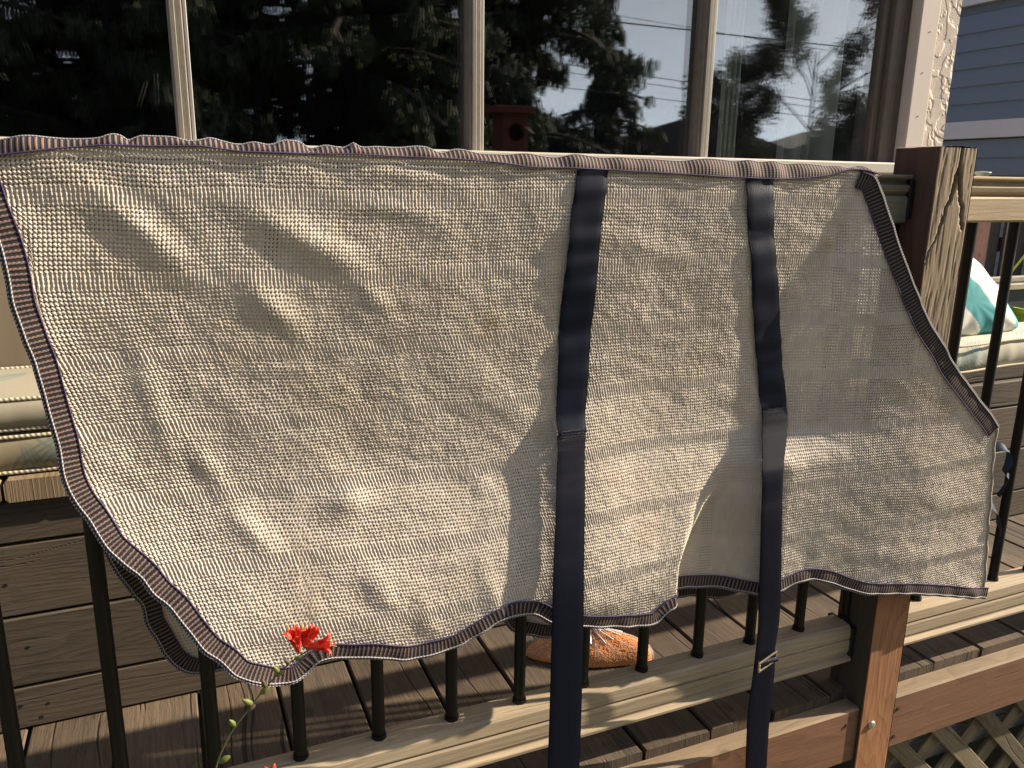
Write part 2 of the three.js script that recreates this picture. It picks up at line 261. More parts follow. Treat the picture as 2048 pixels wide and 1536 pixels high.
const pipeTex = dataTex(32, 32, (i, j, c) => { const l = 0.55 + 0.45 * Math.sin((i + j) / 32 * 2 * Math.PI); c[0] = 0.62 * l + 0.1; c[1] = 0.53 * l + 0.09; c[2] = 0.38 * l + 0.06; }, true); pipeTex.repeat.set(1, 1);
function piping(w, d, y, r, parent) { const pts = [[-w / 2, y, d / 2], [-w / 4, y + 0.001, d / 2 + 0.002], [0, y - 0.001, d / 2 + 0.001], [w / 4, y + 0.001, d / 2 + 0.002], [w / 2, y, d / 2], [w / 2, y, -d / 2], [0, y, -d / 2], [-w / 2, y, -d / 2]];
  const tx = pipeTex.clone(); tx.repeat.set(Math.round((w + d) * 2 / 0.008), 1); tx.needsUpdate = true;
  part('piping', tube(pts, r, 160, 8, true), std(1, 1, 1, 0.85, { map: tx }), parent); }
{
  const mk = (name, lab, pos, w, h, d, seed, tint, group) => { const t = thing(name, lab, 'cushion', pos, group); part('cover', cushionGeo(w, h, d, seed), fab(...tint), t); piping(w - 0.004, d + 0.006, h / 2 - 0.002, 0.0035, t); piping(w - 0.004, d + 0.006, -h / 2 + 0.004, 0.0035, t); return t; };
  mk('seat_cushion', 'faded beige leaf print seat cushion, upper of the two stacked on the bench at left', [-0.2, 0.592, -1.640], 1.1, 0.058, 0.235, 3, [0.60, 0.58, 0.52], 'beige bench cushions');
  mk('seat_cushion', 'faded beige seat cushion, lower of the two stacked on the bench at left', [-0.2, 0.522, -1.638], 1.1, 0.068, 0.232, 5, [0.48, 0.43, 0.34], 'beige bench cushions');
  mk('seat_cushion', 'pale beige seat cushion under the striped pillow at right', [2.55, 0.524, -1.612], 1.3, 0.080, 0.185, 8, [0.9, 0.93, 0.92], 'beige bench cushions');
  const b = thing('back_cushion', 'tan back cushion standing on the stacked seat cushions at the far left', 'cushion', [-0.2, 0.79, -1.80]); const gg = cushionGeo(1.1, 0.34, 0.08, 12, 0.003); part('cover', gg, std(0.25, 0.195, 0.13, 0.85), b); b.rotation.x = -0.06;
  piping(1.1, 0.09, -0.168, 0.0035, b);
}
// puffed pillow from an outline
{
  const t = thing('throw_pillow', 'teal and white striped throw pillow leaning on the bench cushion at right', 'pillow', [2.085, 0.566, -1.60]);
  t.scale.setScalar(0.98);
  const out = [[-0.25, 0.0], [0, -0.004], [0.19, 0.0], [0.245, 0.012], [0.235, 0.045], [0.19, 0.115], [0.13, 0.18], [0.06, 0.235], [0.0, 0.268], [-0.05, 0.275], [-0.11, 0.25], [-0.2, 0.235], [-0.255, 0.22], [-0.26, 0.1]];
  const c = new THREE.CatmullRomCurve3(out.map(p => new THREE.Vector3(p[0], p[1], 0)), true, 'catmullrom', 0.4), N = 120, M = 26, cx = -0.01, cy = 0.115, pts = c.getSpacedPoints(N);
  const mkSide = sg => { const g = grid(N, M, (u, v) => { const p = pts[Math.round(u * N) % N], r = v; const wr = 0.004 * Math.sin(u * 70) * v * v; return [cx + (p.x - cx) * r, cy + (p.y - cy) * r, sg * (0.075 * Math.sqrt(Math.max(0, 1 - r ** 2.6)) + wr) - (cy + (p.y - cy) * r) * 0.25 + 0.0]; }); 
    const P = g.attributes.position, col = new Float32Array(P.count * 3); for (let i = 0; i < P.count; i++) { const x = P.getX(i), y = P.getY(i), q = Math.hypot(x + 0.16, (y + 0.06) * 1.15) + 0.012 * Math.sin(y * 20), s = ((q / 0.155) % 1 + 1) % 1, te = S(0.42, 0.44, s) * S(0.98, 0.96, s), n = 0.9 + 0.2 * noise(x * 60, y * 60, 4); const w = [0.72, 0.70, 0.64], tl = [0.055, 0.30, 0.32]; for (let k = 0; k < 3; k++) col[i * 3 + k] = lerp(w[k], tl[k], te) * n; } g.setAttribute('color', new THREE.BufferAttribute(col, 3)); return g; };
  const mat = std(1, 1, 1, 0.85, { vertexColors: true, side: THREE.DoubleSide });
  part('front_panel', mkSide(1), mat, t); part('back_panel', mkSide(-1), mat, t);
  part('seam', new THREE.TubeGeometry(new THREE.CatmullRomCurve3(pts.slice(0, N).map(p => new THREE.Vector3(p.x, p.y, -p.y * 0.25)), true), 160, 0.003, 6, true), std(0.75, 0.73, 0.66, 0.85), t);
}
// ------------------------------------------------------------------ house wall with windows
{
  const t = thing('house', 'house with pale trowelled stucco wall and wide dark glazed window behind the railing', 'house', [0, -0.56, -2.0]);
  const Y = y => y + 0.56;
  const stB = dataTex(1024, 1024, (i, j, c) => { const x = i / 1024 * 20, y = j / 1024 * 20; const w = (noise(x * 0.9, y * 0.9, 1, 18) - 0.5) * 3, w2 = (noise(x * 0.9 + 50, y * 0.9, 2, 18) - 0.5) * 3; let n = noise(x * 1.1 + w, y * 0.8 + w2, 3) * 0.6 + noise(x * 2.6 + w, y * 2.2 + w2, 5) * 0.4; n += 0.10 * (noise(x * 7, y * 7, 9) - 0.5); const pl = S(0.40, 0.56, n); const f = noise(i / 2.2, j / 2.2, 7); c[0] = c[1] = c[2] = 0.25 + 0.6 * pl + 0.12 * f * (1 - 0.6 * pl); }, false);
  stB.repeat.set(1.1, 1.1);
  const stC = dataTex(512, 512, (i, j, c) => { const n = 0.88 + 0.18 * noise(i / 20, j / 20, 4, 25) + 0.12 * noise(i / 3, j / 3, 6, 170) - 0.1; c[0] = n * 0.58; c[1] = n * 0.49; c[2] = n * 0.42; }, true);
  const stucco = std(1, 1, 1, 0.9, { map: stC, bumpMap: stB, bumpScale: 0.006 });
  const wallG = (x0, x1, y0, y1, d = 0.16) => { const g = new THREE.BoxGeometry(x1 - x0, y1 - y0, d); const p = g.attributes.position, n = g.attributes.normal, uv = g.attributes.uv; for (let i = 0; i < p.count; i++) { const X = p.getX(i) + (x0 + x1) / 2, YY = p.getY(i) + (y0 + y1) / 2; uv.setXY(i, Math.abs(n.getX(i)) > 0.5 ? p.getZ(i) : X, YY); } g.translate((x0 + x1) / 2, (y0 + y1) / 2, -d / 2); return g; };
  part('wall', mergeGeometries([wallG(2.285, 2.405, 0, Y(2.75)), wallG(-4.5, 2.285, 0, Y(1.02)), wallG(-4.5, 2.285, Y(2.35), Y(2.75)), wallG(-4.5, -2.6, Y(1.02), Y(2.35))]), stucco, t);
  const side = new THREE.BoxGeometry(0.16, 3.31, 6); part('side_wall', side, stucco, t).position.set(2.325, 1.655, -3.16);
  // window
  const fr = wood(TXrail, 0.25, 0.215, 0.175, 0.6, 0.0006), frD = wood(TXrail, 0.15, 0.115, 0.09, 0.55, 0.0006), paint = std(0.58, 0.49, 0.43, 0.75), ali = std(0.45, 0.42, 0.38, 0.35, { metalness: 0.4 });
  const win = new THREE.Group(); win.name = 'window'; t.add(win);
  const glass = new THREE.MeshPhysicalMaterial({ color: 0xffffff, roughness: 0.016, metalness: 0, transmission: 1, thickness: 0, ior: 2.33, transparent: false });
  const xs = [-2.6, -1.33, -0.632, 0.066, 0.757, 1.455, 2.13];
  for (let k = 0; k < xs.length - 1; k++) { const x0 = xs[k] + 0.016, x1 = xs[k + 1] - 0.016, y0 = Y(1.055), y1 = Y(2.33); const g = new THREE.PlaneGeometry(x1 - x0, y1 - y0); const m = part('pane', g, glass, win); m.position.set((x0 + x1) / 2, (y0 + y1) / 2, -0.045); m.rotation.y = (hash2(k, 3, 1) - 0.5) * 0.004; const m2 = part('inner_pane', g, glass, win); m2.position.set((x0 + x1) / 2, (y0 + y1) / 2, -0.058); m2.rotation.y = (hash2(k, 5, 1) - 0.5) * 0.004; }
  for (const x of xs.slice(1, -1)) { const g = mergeGeometries([box(0.030, 1.30, 0.05, x, Y(1.70), -0.035, 0.003), box(0.012, 1.30, 0.008, x - 0.006, Y(1.70), -0.006, 0.002)]); part('mullion', g, fr, win); part('mullion_trim', box(0.008, 1.30, 0.05, x + 0.0205, Y(1.70), -0.040, 0.002), ali, win); }
  part('frame', mergeGeometries([box(0.028, 1.30, 0.03, 2.128, Y(1.70), -0.045), box(0.040, 1.30, 0.05, 2.160, Y(1.70), -0.035), box(0.030, 1.30, 0.035, 2.195, Y(1.70), -0.03)]), frD, win);
  part('casing', box(0.078, 1.42, 0.05, 2.246, Y(1.70), 0.002, 0.004), paint, win, 'pale painted casing board at the right side of the window');
  part('sill', box(4.95, 0.035, 0.09, -0.17, Y(1.037), 0.022, 0.006), std(0.5, 0.44, 0.36, 0.6), win);
  part('head', box(4.95, 0.05, 0.05, -0.17, Y(2.36), -0.01, 0.006), fr, win);
  const nailM = std(0.12, 0.1, 0.09, 0.6); for (const y of [1.08, 1.2, 1.33, 1.45]) { const c = new THREE.CylinderGeometry(0.002, 0.002, 0.002, 8); c.rotateX(Math.PI / 2); part('nail', c, nailM, win).position.set(2.238 + (y * 37 % 1) * 0.02, Y(y), 0.0275); }
  // room behind the glass
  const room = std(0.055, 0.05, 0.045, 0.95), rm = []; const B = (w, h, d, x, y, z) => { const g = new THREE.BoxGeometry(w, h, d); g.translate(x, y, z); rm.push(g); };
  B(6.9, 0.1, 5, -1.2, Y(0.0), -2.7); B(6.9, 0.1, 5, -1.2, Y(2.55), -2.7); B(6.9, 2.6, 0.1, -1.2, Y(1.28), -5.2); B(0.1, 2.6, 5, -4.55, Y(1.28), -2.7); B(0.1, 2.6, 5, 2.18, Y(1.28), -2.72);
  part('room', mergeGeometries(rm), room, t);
  const rf = new THREE.Shape([[-4.8, 0], [2.75, 0], [2.75, 0.06], [-4.8, 0.06]].map(p => new THREE.Vector2(...p))); const eg = new THREE.ExtrudeGeometry(rf, { depth: 7, bevelEnabled: false }); eg.translate(0, Y(2.76), -6.65); part('roof', eg, std(0.2, 0.16, 0.13, 0.9), t); part('gutter', box(7.55, 0.11, 0.03, -1.02, Y(2.75), 0.366), std(0.6, 0.56, 0.5, 0.6), t);
}
{ // sheer curtain inside
  const t = thing('curtain', 'pale sheer curtain hanging inside the rightmost window pane', 'curtain', [2.0, 1.06, -2.11]);
  const mat = new THREE.MeshPhysicalMaterial({ color: new THREE.Color().setRGB(0.34, 0.40, 0.35), roughness: 1, transmission: 0.5, thickness: 0, side: THREE.DoubleSide });
  part('cloth', grid(160, 6, (u, v) => { const x = lerp(-0.19, 0.03, u); return [x + 0.015 * Math.sin(u * 9), lerp(-0.3, 1.26, v), 0.016 * Math.sin(u * 24 + Math.sin(u * 11) * 2) ]; }), mat, t);
  part('cloth', grid(60, 4, (u, v) => { const x = lerp(-0.42, -0.36, u); return [x, lerp(-0.3, 1.26, v), 0.016 * Math.sin(u * 22)]; }), mat, t);
  part('rod', tube([[-0.6, 1.27, 0], [0.1, 1.27, 0]], 0.008, 4, 8), std(0.3, 0.3, 0.3, 0.4), t);
}
// ------------------------------------------------------------------ neighbour's house at right
{
  const t = thing('neighbour_house', 'blue grey lap sided house wall with white band at the upper right', 'house', [7, -0.56, -7.6]);
  const sd = std(0.105, 0.14, 0.195, 0.75), wh = std(0.42, 0.43, 0.48, 0.6); const dep = 5.6;
  part('wall', new THREE.BoxGeometry(5, 4.6, dep - 0.06).translate(2.56, 2.3, 0), sd, t);
  let y = 0.1; const plank = (yb, h) => { const s = new THREE.Shape([[0.030, 0], [0.030, 0], [-0.008, 0], [0.006, h]].slice(1).map(p => new THREE.Vector2(p[0], p[1]))); const prof = [[-0.010, yb], [0.035, yb], [0.035, yb + h + 0.004], [0.006, yb + h + 0.004]]; const g = bar(prof.map(([a, b]) => [-a, b]), dep, 1); g.rotateY(-Math.PI / 2); part('siding_plank', g, sd, t).position.set(0.0, 0, 0); };
  for (; y < 1.90; y += 0.155) plank(y, 0.155);
  part('trim_band', box(0.06, 0.155, dep + 0.02, -0.005, 2.055, 0, 0.004), wh, t);
  for (y = 2.135; y < 3.05; y += 0.155) plank(y, 0.155);
  part('trim_band', box(0.06, 0.14, dep + 0.02, -0.005, 3.22, 0.4, 0.004), wh, t); part('roof', new THREE.BoxGeometry(6, 0.1, dep + 0.6).translate(2.6, 4.65, 0), std(0.1, 0.09, 0.08, 0.9), t);
}
// ------------------------------------------------------------------ yard beyond the bench
{
  const t = thing('plank_fence', 'dark brown plank fence standing beyond the bench at the right', 'fence', [4.6, -0.56, -3.5]);
  const cs = [[0.045, 0.03, 0.028], [0.10, 0.085, 0.085], [0.035, 0.025, 0.022], [0.16, 0.055, 0.035], [0.05, 0.035, 0.03]].map(c => wood(TXdeck, ...c));
  for (let k = 0; k < 18; k++) { const w = 0.11, g = bar(rect(-0.01, 0.01, -w / 2, w / 2, 0.003), 1.52, 120 + k); g.rotateZ(Math.PI / 2); part('plank', g, cs[[0, 1, 2, 4, 1, 0, 3, 2, 0, 1][(k * 7 + 3) % 10]], t).position.set(-1.15 + 0.13 * k, 0.76, (k % 2) * 0.022); }
  part('fence_rail', bar(rect(-0.02, 0.02, 1.15, 1.24), 2.4, 4), cs[0], t).position.set(0, 0, -0.035);
  const p = thing('planter_box', 'long black planter box with a pale wooden rim beyond the railing', 'planter', [4.75, 0.12, -3.12]);
  part('trough', box(1.2, 0.32, 0.26, 0, 0.16, 0, 0.01), std(0.012, 0.012, 0.014, 0.5), p); part('rim', mergeGeometries([box(1.26, 0.03, 0.05, 0, 0.335, 0.13), box(1.26, 0.03, 0.05, 0, 0.335, -0.13), box(0.05, 0.03, 0.22, -0.6, 0.335, 0), box(0.05, 0.03, 0.22, 0.6, 0.335, 0)]), wood(TXgrain, 0.45, 0.38, 0.28), p);
  part('leg', mergeGeometries([box(0.05, 0.7, 0.05, -0.5, -0.34, 0), box(0.05, 0.7, 0.05, 0.5, -0.34, 0)]), std(0.02, 0.02, 0.02, 0.6), p);
  const s = tag(part(numbered('plant_stake'), tube([[4.30, 0.44, -3.08], [4.42, 0.66, -3.02], [4.55, 0.92, -2.98]], 0.006, 12, 6), std(0.35, 0.42, 0.06, 0.6), scene), 'thin yellow green stake slanting up from the black planter', 'stake');
  const b = thing('garden_tub', 'bright green plastic tub below the black planter at the right border', 'tub', [4.62, -0.56, -2.9]);
  part('body', new THREE.LatheGeometry([[0, 0.02], [0.24, 0], [0.27, 0.03], [0.31, 0.86], [0.335, 0.87], [0.335, 0.9], [0.30, 0.9], [0.26, 0.06], [0, 0.05]].map(p => new THREE.Vector2(...p)), 40), std(0.16, 0.26, 0.02, 0.45), b);
  const l = thing('garden_lamp', 'small pale green glass lamp showing beside the post above the right rail', 'lamp', [3.40, -0.56, -2.6]);
  part('stem', new THREE.CylinderGeometry(0.008, 0.008, 1.58, 10).translate(0, 0.79, 0), std(0.1, 0.1, 0.1, 0.4), l);
  part('shade', new THREE.LatheGeometry([[0, 0], [0.03, 0.0], [0.034, 0.035], [0.05, 0.05], [0.048, 0.058], [0, 0.064]].map(p => new THREE.Vector2(...p)), 30).scale(0.75, 0.6, 0.75).translate(0, 1.575, 0), std(0.26, 0.31, 0.27, 0.3), l);
}
// ------------------------------------------------------------------ the blanket: how far it stands out from the rail at each point of its front sheet
const LEFTX = [[0.98, -0.20], [0.9, -0.172], [0.76, -0.150], [0.66, -0.138], [0.6, -0.122], [0.5, -0.085], [0.42, -0.03], [0.36, 0.04], [0.32, 0.1]];
function leftX(y) { if (y >= LEFTX[0][0]) return LEFTX[0][1]; for (let i = 1; i < LEFTX.length; i++) if (y > LEFTX[i][0]) { const [a, p] = LEFTX[i - 1], [b, q] = LEFTX[i]; return lerp(p, q, (y - a) / (b - a)); } return LEFTX[LEFTX.length - 1][1]; }
// [x, y, angle of crest, half length, half width, height]
const FOLDS = [
  [-0.022, 0.925, -42, 0.06, 0.020, 0.0075], [0.165, 0.908, -27, 0.085, 0.024, 0.0085], [0.285, 0.99, -6, 0.06, 0.012, 0.0028], [0.28, 0.947, -8, 0.05, 0.014, 0.0035],
  [0.118, 0.828, -45, 0.05, 0.020, 0.0055], [0.245, 0.835, -40, 0.04, 0.016, 0.0035], [0.205, 0.562, 20, 0.035, 0.026, 0.0085], [0.078, 0.535, -50, 0.045, 0.018, 0.005],
  [0.032, 0.625, -60, 0.05, 0.018, 0.004], [-0.025, 0.72, -78, 0.10, 0.018, 0.003], [0.235, 0.44, -62, 0.05, 0.022, 0.0042], [0.38, 0.72, -38, 0.14, 0.045, 0.0025],
  [0.62, 0.90, -12, 0.12, 0.022, 0.0025], [0.40, 0.55, -55, 0.08, 0.025, 0.002], [0.33, 0.86, -25, 0.07, 0.018, 0.0018],
  [1.40, 0.215, -30, 0.04, 0.022, 0.006], [1.22, 0.32, -8, 0.12, 0.02, 0.003], [0.40, 0.40, -75, 0.06, 0.018, 0.003], [1.30, 0.42, -14, 0.14, 0.022, 0.0025], [0.30, 0.385, -75, 0.04, 0.018, 0.0025],
];
for (const f of FOLDS) { f[3] *= 0.85; f[4] *= 0.82; f[5] *= 0.8; f[6] = Math.cos(f[2] * Math.PI / 180); f[7] = Math.sin(f[2] * Math.PI / 180); }
function lift(x, y) {
  let h = -0.014 * S(0.98, 0.70, y);
  const x0 = 0.938 + 0.108 * S(0.74, 1.0, y), rp = x - x0, ramp = rp < 0 ? 0 : rp < 0.016 ? rp * rp / 0.032 : rp - 0.008;
  const up = 0.068 * (1 - Math.exp(-Math.pow(0.31 * ramp / 0.068, 1) * (1 + 0.6 * ramp / 0.25))), lo = 0.042 * S(0.80, 0.95, x) * (1 - S(0.97, 1.25, x)) + 0.064 * S(0.97, 1.25, x);
  h += lerp(up, lo, S(0.585, 0.515, y));
  const yu = Math.max(0, y - 0.38), xf = 0.734 + 0.62 * yu, wd = 0.012 + 0.32 * yu; h += 0.047 * S(0.63, 0.36, y) * (1 - S(xf - wd, xf + wd, x));
  const q = x - 0.552; h += 0.014 * Math.exp(-((q / (q < 0 ? 0.040 : 0.11)) ** 2)) * S(0.30, 0.36, y) * S(0.70, 0.61, y);
  const q2 = x - 0.915; h += 0.007 * Math.exp(-((q2 / (q2 < 0 ? 0.035 : 0.08)) ** 2)) * S(0.50, 0.58, y) * S(0.70, 0.61, y);
  h += 0.016 * Math.exp(-Math.max(0, x - leftX(y)) / 0.03) * S(0.99, 0.9, y);
  for (const f of FOLDS) { const dx = x - f[0], dy = y - f[1], u = (dx * f[6] + dy * f[7]) / f[3], v = (-dx * f[7] + dy * f[6]) / f[4], e = u * u + v * v; if (e < 12) h += f[5] * Math.exp(-e); }
  h += 0.0024 * (noise(x * 9 + y * 3, y * 11, 301) - 0.5) + 0.0018 * (noise(x * 20 + y * 9, y * 26, 302) - 0.5) + 0.0010 * (noise(x * 40, y * 75, 303) - 0.5);
  // gathers under the sewn edges
  h += 0.0010 * (noise(x * 26, 3, 8) - 0.5) * S(0.95, 1.0, y);
  return h;
}
const depthAt = (x, y) => 1.020 - lift(x, y);
const HEM = [[-0.1765,0.9922],[-0.17,0.9517],[-0.1595,0.9015],[-0.1567,0.8504],[-0.1501,0.8107],[-0.1437,0.7718],[-0.1378,0.7231],[-0.132,0.6789],[-0.1296,0.6378],[-0.1204,0.6056],[-0.1082,0.5803],[-0.0931,0.5464],[-0.08,0.5291],[-0.0595,0.504],[-0.0457,0.4814],[-0.0283,0.4589],[-0.0112,0.4286],[0.0062,0.4001],[0.025,0.3807],[0.042,0.3596],[0.0645,0.345],[0.0857,0.3356],[0.1125,0.3304],[0.1311,0.3364],[0.1478,0.35],[0.162,0.351],[0.189,0.3442],[0.2181,0.3387],[0.2672,0.3243],[0.3047,0.3219],[0.3435,0.3262],[0.386,0.3422],[0.424,0.3567],[0.4463,0.3562],[0.4685,0.3507],[0.4942,0.3332],[0.5495,0.3154],[0.6008,0.3013],[0.6484,0.2906],[0.6901,0.2894],[0.7119,0.3065],[0.7651,0.3138],[0.7929,0.3094],[0.8456,0.3017],[0.8847,0.293],[0.9079,0.2892],[0.9532,0.2929],[0.9828,0.3006],[1.0125,0.3002],[1.0497,0.2899],[1.0893,0.2723],[1.1273,0.2581],[1.1873,0.2464],[1.251,0.2351],[1.3226,0.2176],[1.3948,0.1992],[1.4592,0.1838]];
const NECK = [[1.0482,1.0102],[1.0733,0.9996],[1.0894,0.9721],[1.1088,0.926],[1.1288,0.8782],[1.1491,0.8401],[1.1693,0.8045],[1.2006,0.7581],[1.2397,0.7166],[1.2658,0.6837],[1.3104,0.6429],[1.3559,0.6014],[1.3932,0.5691],[1.4093,0.5518]];
const SPINE = [[-0.1748,0.9983,1.0174],[-0.1478,1.0029,1.0188],[-0.1246,1.0065,1.021],[-0.1011,1.0102,1.0223],[-0.0776,1.0127,1.021],[-0.0531,1.0153,1.0218],[-0.0419,1.0158,1.0258],[-0.0329,1.0159,1.0256],[-0.0243,1.0159,1.0211],[-0.0152,1.0159,1.0261],[-0.0024,1.016,1.0271],[0.0233,1.0167,1.0247],[0.0362,1.0171,1.0207],[0.0497,1.0174,1.0222],[0.0607,1.0161,1.0258],[0.0769,1.0143,1.023],[0.0932,1.0125,1.0201],[0.1073,1.0124,1.0222],[0.1269,1.0123,1.0194],[0.1423,1.0122,1.0256],[0.1622,1.0121,1.0262],[0.1736,1.0122,1.019],[0.1918,1.0125,1.0218],[0.216,1.0129,1.0196],[0.2254,1.0128,1.0251],[0.2344,1.0126,1.0201],[0.2597,1.012,1.0214],[0.3183,1.011,1.0224],[0.3382,1.0107,1.0173],[0.3585,1.0101,1.0222],[0.393,1.0083,1.0168],[0.4215,1.0066,1.0182],[0.4579,1.0025,1.0184],[0.4952,1.0022,1.0167],[0.5334,1.002,1.0183],[0.6133,0.9998,1.0161],[0.6968,0.9973,1.0159],[0.7855,0.9943,1.0178],[0.8809,0.9927,1.0162],[0.9306,0.9946,1.0149],[0.9818,1.0001,1.0129],[1.023,1.0091,1.0129],[1.0551,1.008,1.0135],[1.0784,1.0022,1.0052]];
const STRAP1U = [[0.5331,0.5811,1,1.0167],[0.5281,0.577,0.9595,1.0159],[0.5234,0.5722,0.9168,1.0156],[0.52,0.5723,0.8621,1.021],[0.5177,0.5707,0.804,1.0254],[0.5173,0.5694,0.7444,1.0288],[0.5167,0.5669,0.6838,1.0288],[0.5144,0.5614,0.6402,1.0198],[0.5141,0.5594,0.6082,1.0154]], STRAP1L = [[0.5114,0.5582,0.6202,1.0124],[0.5119,0.5572,0.5967,1.0102],[0.5078,0.5548,0.5602,1.003],[0.5037,0.5516,0.5242,0.9942],[0.4966,0.5462,0.4702,0.9815],[0.4902,0.5415,0.4155,0.9702],[0.4882,0.5408,0.3601,0.9661],[0.4885,0.5427,0.2922,0.9661],[0.4888,0.5445,0.1599,0.9661],[0.4883,0.5446,0.0208,0.9661]];
const STRAP2U = [[0.8195,0.8716,0.9951,1.0161],[0.8279,0.88,0.9381,1.0156],[0.8432,0.8935,0.8763,1.0192],[0.8579,0.9104,0.8118,1.0239],[0.874,0.9279,0.7447,1.0287],[0.8852,0.9377,0.6934,1.0292],[0.8931,0.9464,0.642,1.0257],[0.9,0.9511,0.6094,1.0231],[0.9014,0.9518,0.6011,1.0226]], STRAP2L = [[0.896,0.9471,0.6182,1.0196],[0.8947,0.9473,0.584,1.0136],[0.8844,0.9322,0.5553,0.9974],[0.8758,0.9192,0.5263,0.9833],[0.8794,0.9222,0.4776,0.9823],[0.8821,0.9263,0.4279,0.9813],[0.8884,0.9347,0.3346,0.9803],[0.896,0.9422,0.2372,0.9803],[0.896,0.9391,0.1835,0.9803],[0.8954,0.9434,0.1429,0.9803],[0.8925,0.9434,0.0668,0.9803],[0.897,0.9464,-0.0183,0.9803],[0.9052,0.9534,-0.1292,0.9803]];
const BUCKLE = [0.8936,0.9385,0.1713,0.9763];
const TIE1 = [[1.4251,0.5072,-0.983],[1.4414,0.5038,-0.978],[1.4587,0.4962,-0.973],[1.4604,0.4723,-0.968],[1.4599,0.4503,-0.973],[1.4908,0.4322,-0.983],[1.4963,0.4068,-0.993],[1.4976,0.3848,-1.003]], TIE2 = [[1.4336,0.3851,-0.983],[1.4458,0.3831,-0.978],[1.4606,0.3639,-0.973],[1.4632,0.3423,-0.968],[1.4809,0.3202,-0.973],[1.4929,0.29,-0.983],[1.4871,0.2624,-0.988]];
const BACK = [[-0.1687,0.9432],[-0.1531,0.862],[-0.1446,0.7767],[-0.1355,0.7128],[-0.1261,0.6464],[-0.118,0.5775],[-0.1097,0.5273],[-0.0982,0.4822],[-0.086,0.452],[-0.0753,0.4298],[-0.0663,0.4129],[-0.0652,0.3898],[-0.0552,0.3606],[-0.0449,0.3308],[-0.0337,0.3097],[-0.0183,0.297],[-0.0022,0.2897],[0.0247,0.2878],[0.0523,0.2883],[0.2,0.28],[0.35,0.3],[0.45,0.3],[0.4805,0.2602],[0.5175,0.2434],[0.5554,0.2329],[0.6326,0.2457],[0.7559,0.2391],[0.8424,0.2413],[0.9118,0.2229],[0.9578,0.2281],[1.05,0.33],[1.17,0.33]];
const FLOWERSTEM = [[0.0052,0.274,-0.915],[0.0126,0.2968,-0.915],[0.0273,0.3245,-0.915],[0.0463,0.3474,-0.915],[0.0672,0.3713,-0.915],[0.0842,0.3887,-0.915],[0.0987,0.4004,-0.915],[0.1143,0.4099,-0.915],[0.1298,0.4167,-0.915]];
const BUDS = [[[0.0101,0.2907,-0.91],0.9,0.5,1.3],[[0.0323,0.3358,-0.91],-0.5,1,1.1],[[0.0462,0.353,-0.91],0.9,0.6,1.1],[[0.0542,0.3606,-0.91],-0.7,0.7,1.3],[[0.0637,0.372,-0.91],0.9,0.7,1.2],[[0.0712,0.3791,-0.91],-0.3,1,1.1],[[0.0832,0.3921,-0.91],0.9,0.5,1],[[0.0876,0.3958,-0.91],-0.5,0.9,1.1],[[0.1012,0.405,-0.91],-0.8,0.9,0.9],[[0.1074,0.4083,-0.91],0.9,0.5,0.9]];
const FLOWERS = [[[0.1124,0.4177,-0.912],[0.1051,0.4496,-0.917],0.55],[[0.112,0.4223,-0.908],[0.1058,0.4542,-0.9],0.35],[[0.121,0.421,-0.916],[0.1212,0.445,-0.925],0.8],[[0.1205,0.4234,-0.912],[0.1355,0.446,-0.915],0.08],[[0.1228,0.4215,-0.912],[0.1566,0.4225,-0.905],0.9]];
const FLOWER2 = [0.0669,0.2866,-0.88], BIRD = [2.6981,1.2052,2.3];
const CL = (pts, n) => new THREE.CatmullRomCurve3(pts.map(p => new THREE.Vector3(p[0], p[1], 0)), false, 'centripetal').getSpacedPoints(n).map(p => [p.x, p.y]);
const hemPath = CL(HEM, 900), neckPath = CL(NECK, 320), spinePath = SPINE;
const stain = (x, y) => { let s = 0; for (const [a, b, r, k] of [[0.41, 0.79, 0.02, 0.4], [1.00, 0.89, 0.012, 0.6], [1.27, 0.60, 0.02, 0.45], [0.66, 0.45, 0.02, 0.3], [0.2, 0.7, 0.03, 0.15], [1.36, 0.38, 0.02, 0.25], [1.1, 0.3, 0.02, 0.25]]) s += k * Math.exp(-(((x - a) ** 2 + (y - b) ** 2) / r / r)); return s; };
// knit: stitch counts across (s) and down (t); open mesh rows with a ribbed band every 19 rows
const fabricS = (x, y) => (x + 0.30 * S(1.05, 0.35, x) * (y - 0.82) * S(0.95, 0.75, y)) / 0.0046, fabricT = (x, y) => (y - 0.018 * Math.exp(-((x / 0.2) ** 2)) * S(0.9, 0.5, y) + 0.003 * Math.sin(x * 7) + 0.006 * (noise(x * 13, y * 9, 77) - 0.5)) / 0.0050 + 19.0;
const inRib = t => { const r = ((t % 19) + 19) % 19; return S(0, 0.4, r) * S(4, 3.6, r); };
function stitch(s, t) { // height of the yarn, -1..1
  const w = 0.7 * (noise(s * 0.7, t * 0.7, 401) - 0.5), rb = inRib(t);
  const m = 0.55 * Math.cos(2 * Math.PI * (s + w * 0.5 + 0.16 * Math.sin(2 * Math.PI * t))) + 0.55 * Math.cos(2 * Math.PI * (t + w * 0.5 + 0.10 * Math.sin(2 * Math.PI * s)));
  const r = 0.85 * Math.cos(2 * Math.PI * (s + w * 0.4)) + 0.22 * Math.cos(2 * Math.PI * t);
  return lerp(m, r * 1.25, rb) + 0.8 * (noise(s * 1.35, t * 1.35, 402) - 0.5) + 0.7 * (noise(s * 0.31, t * 0.31, 403) - 0.5);
}
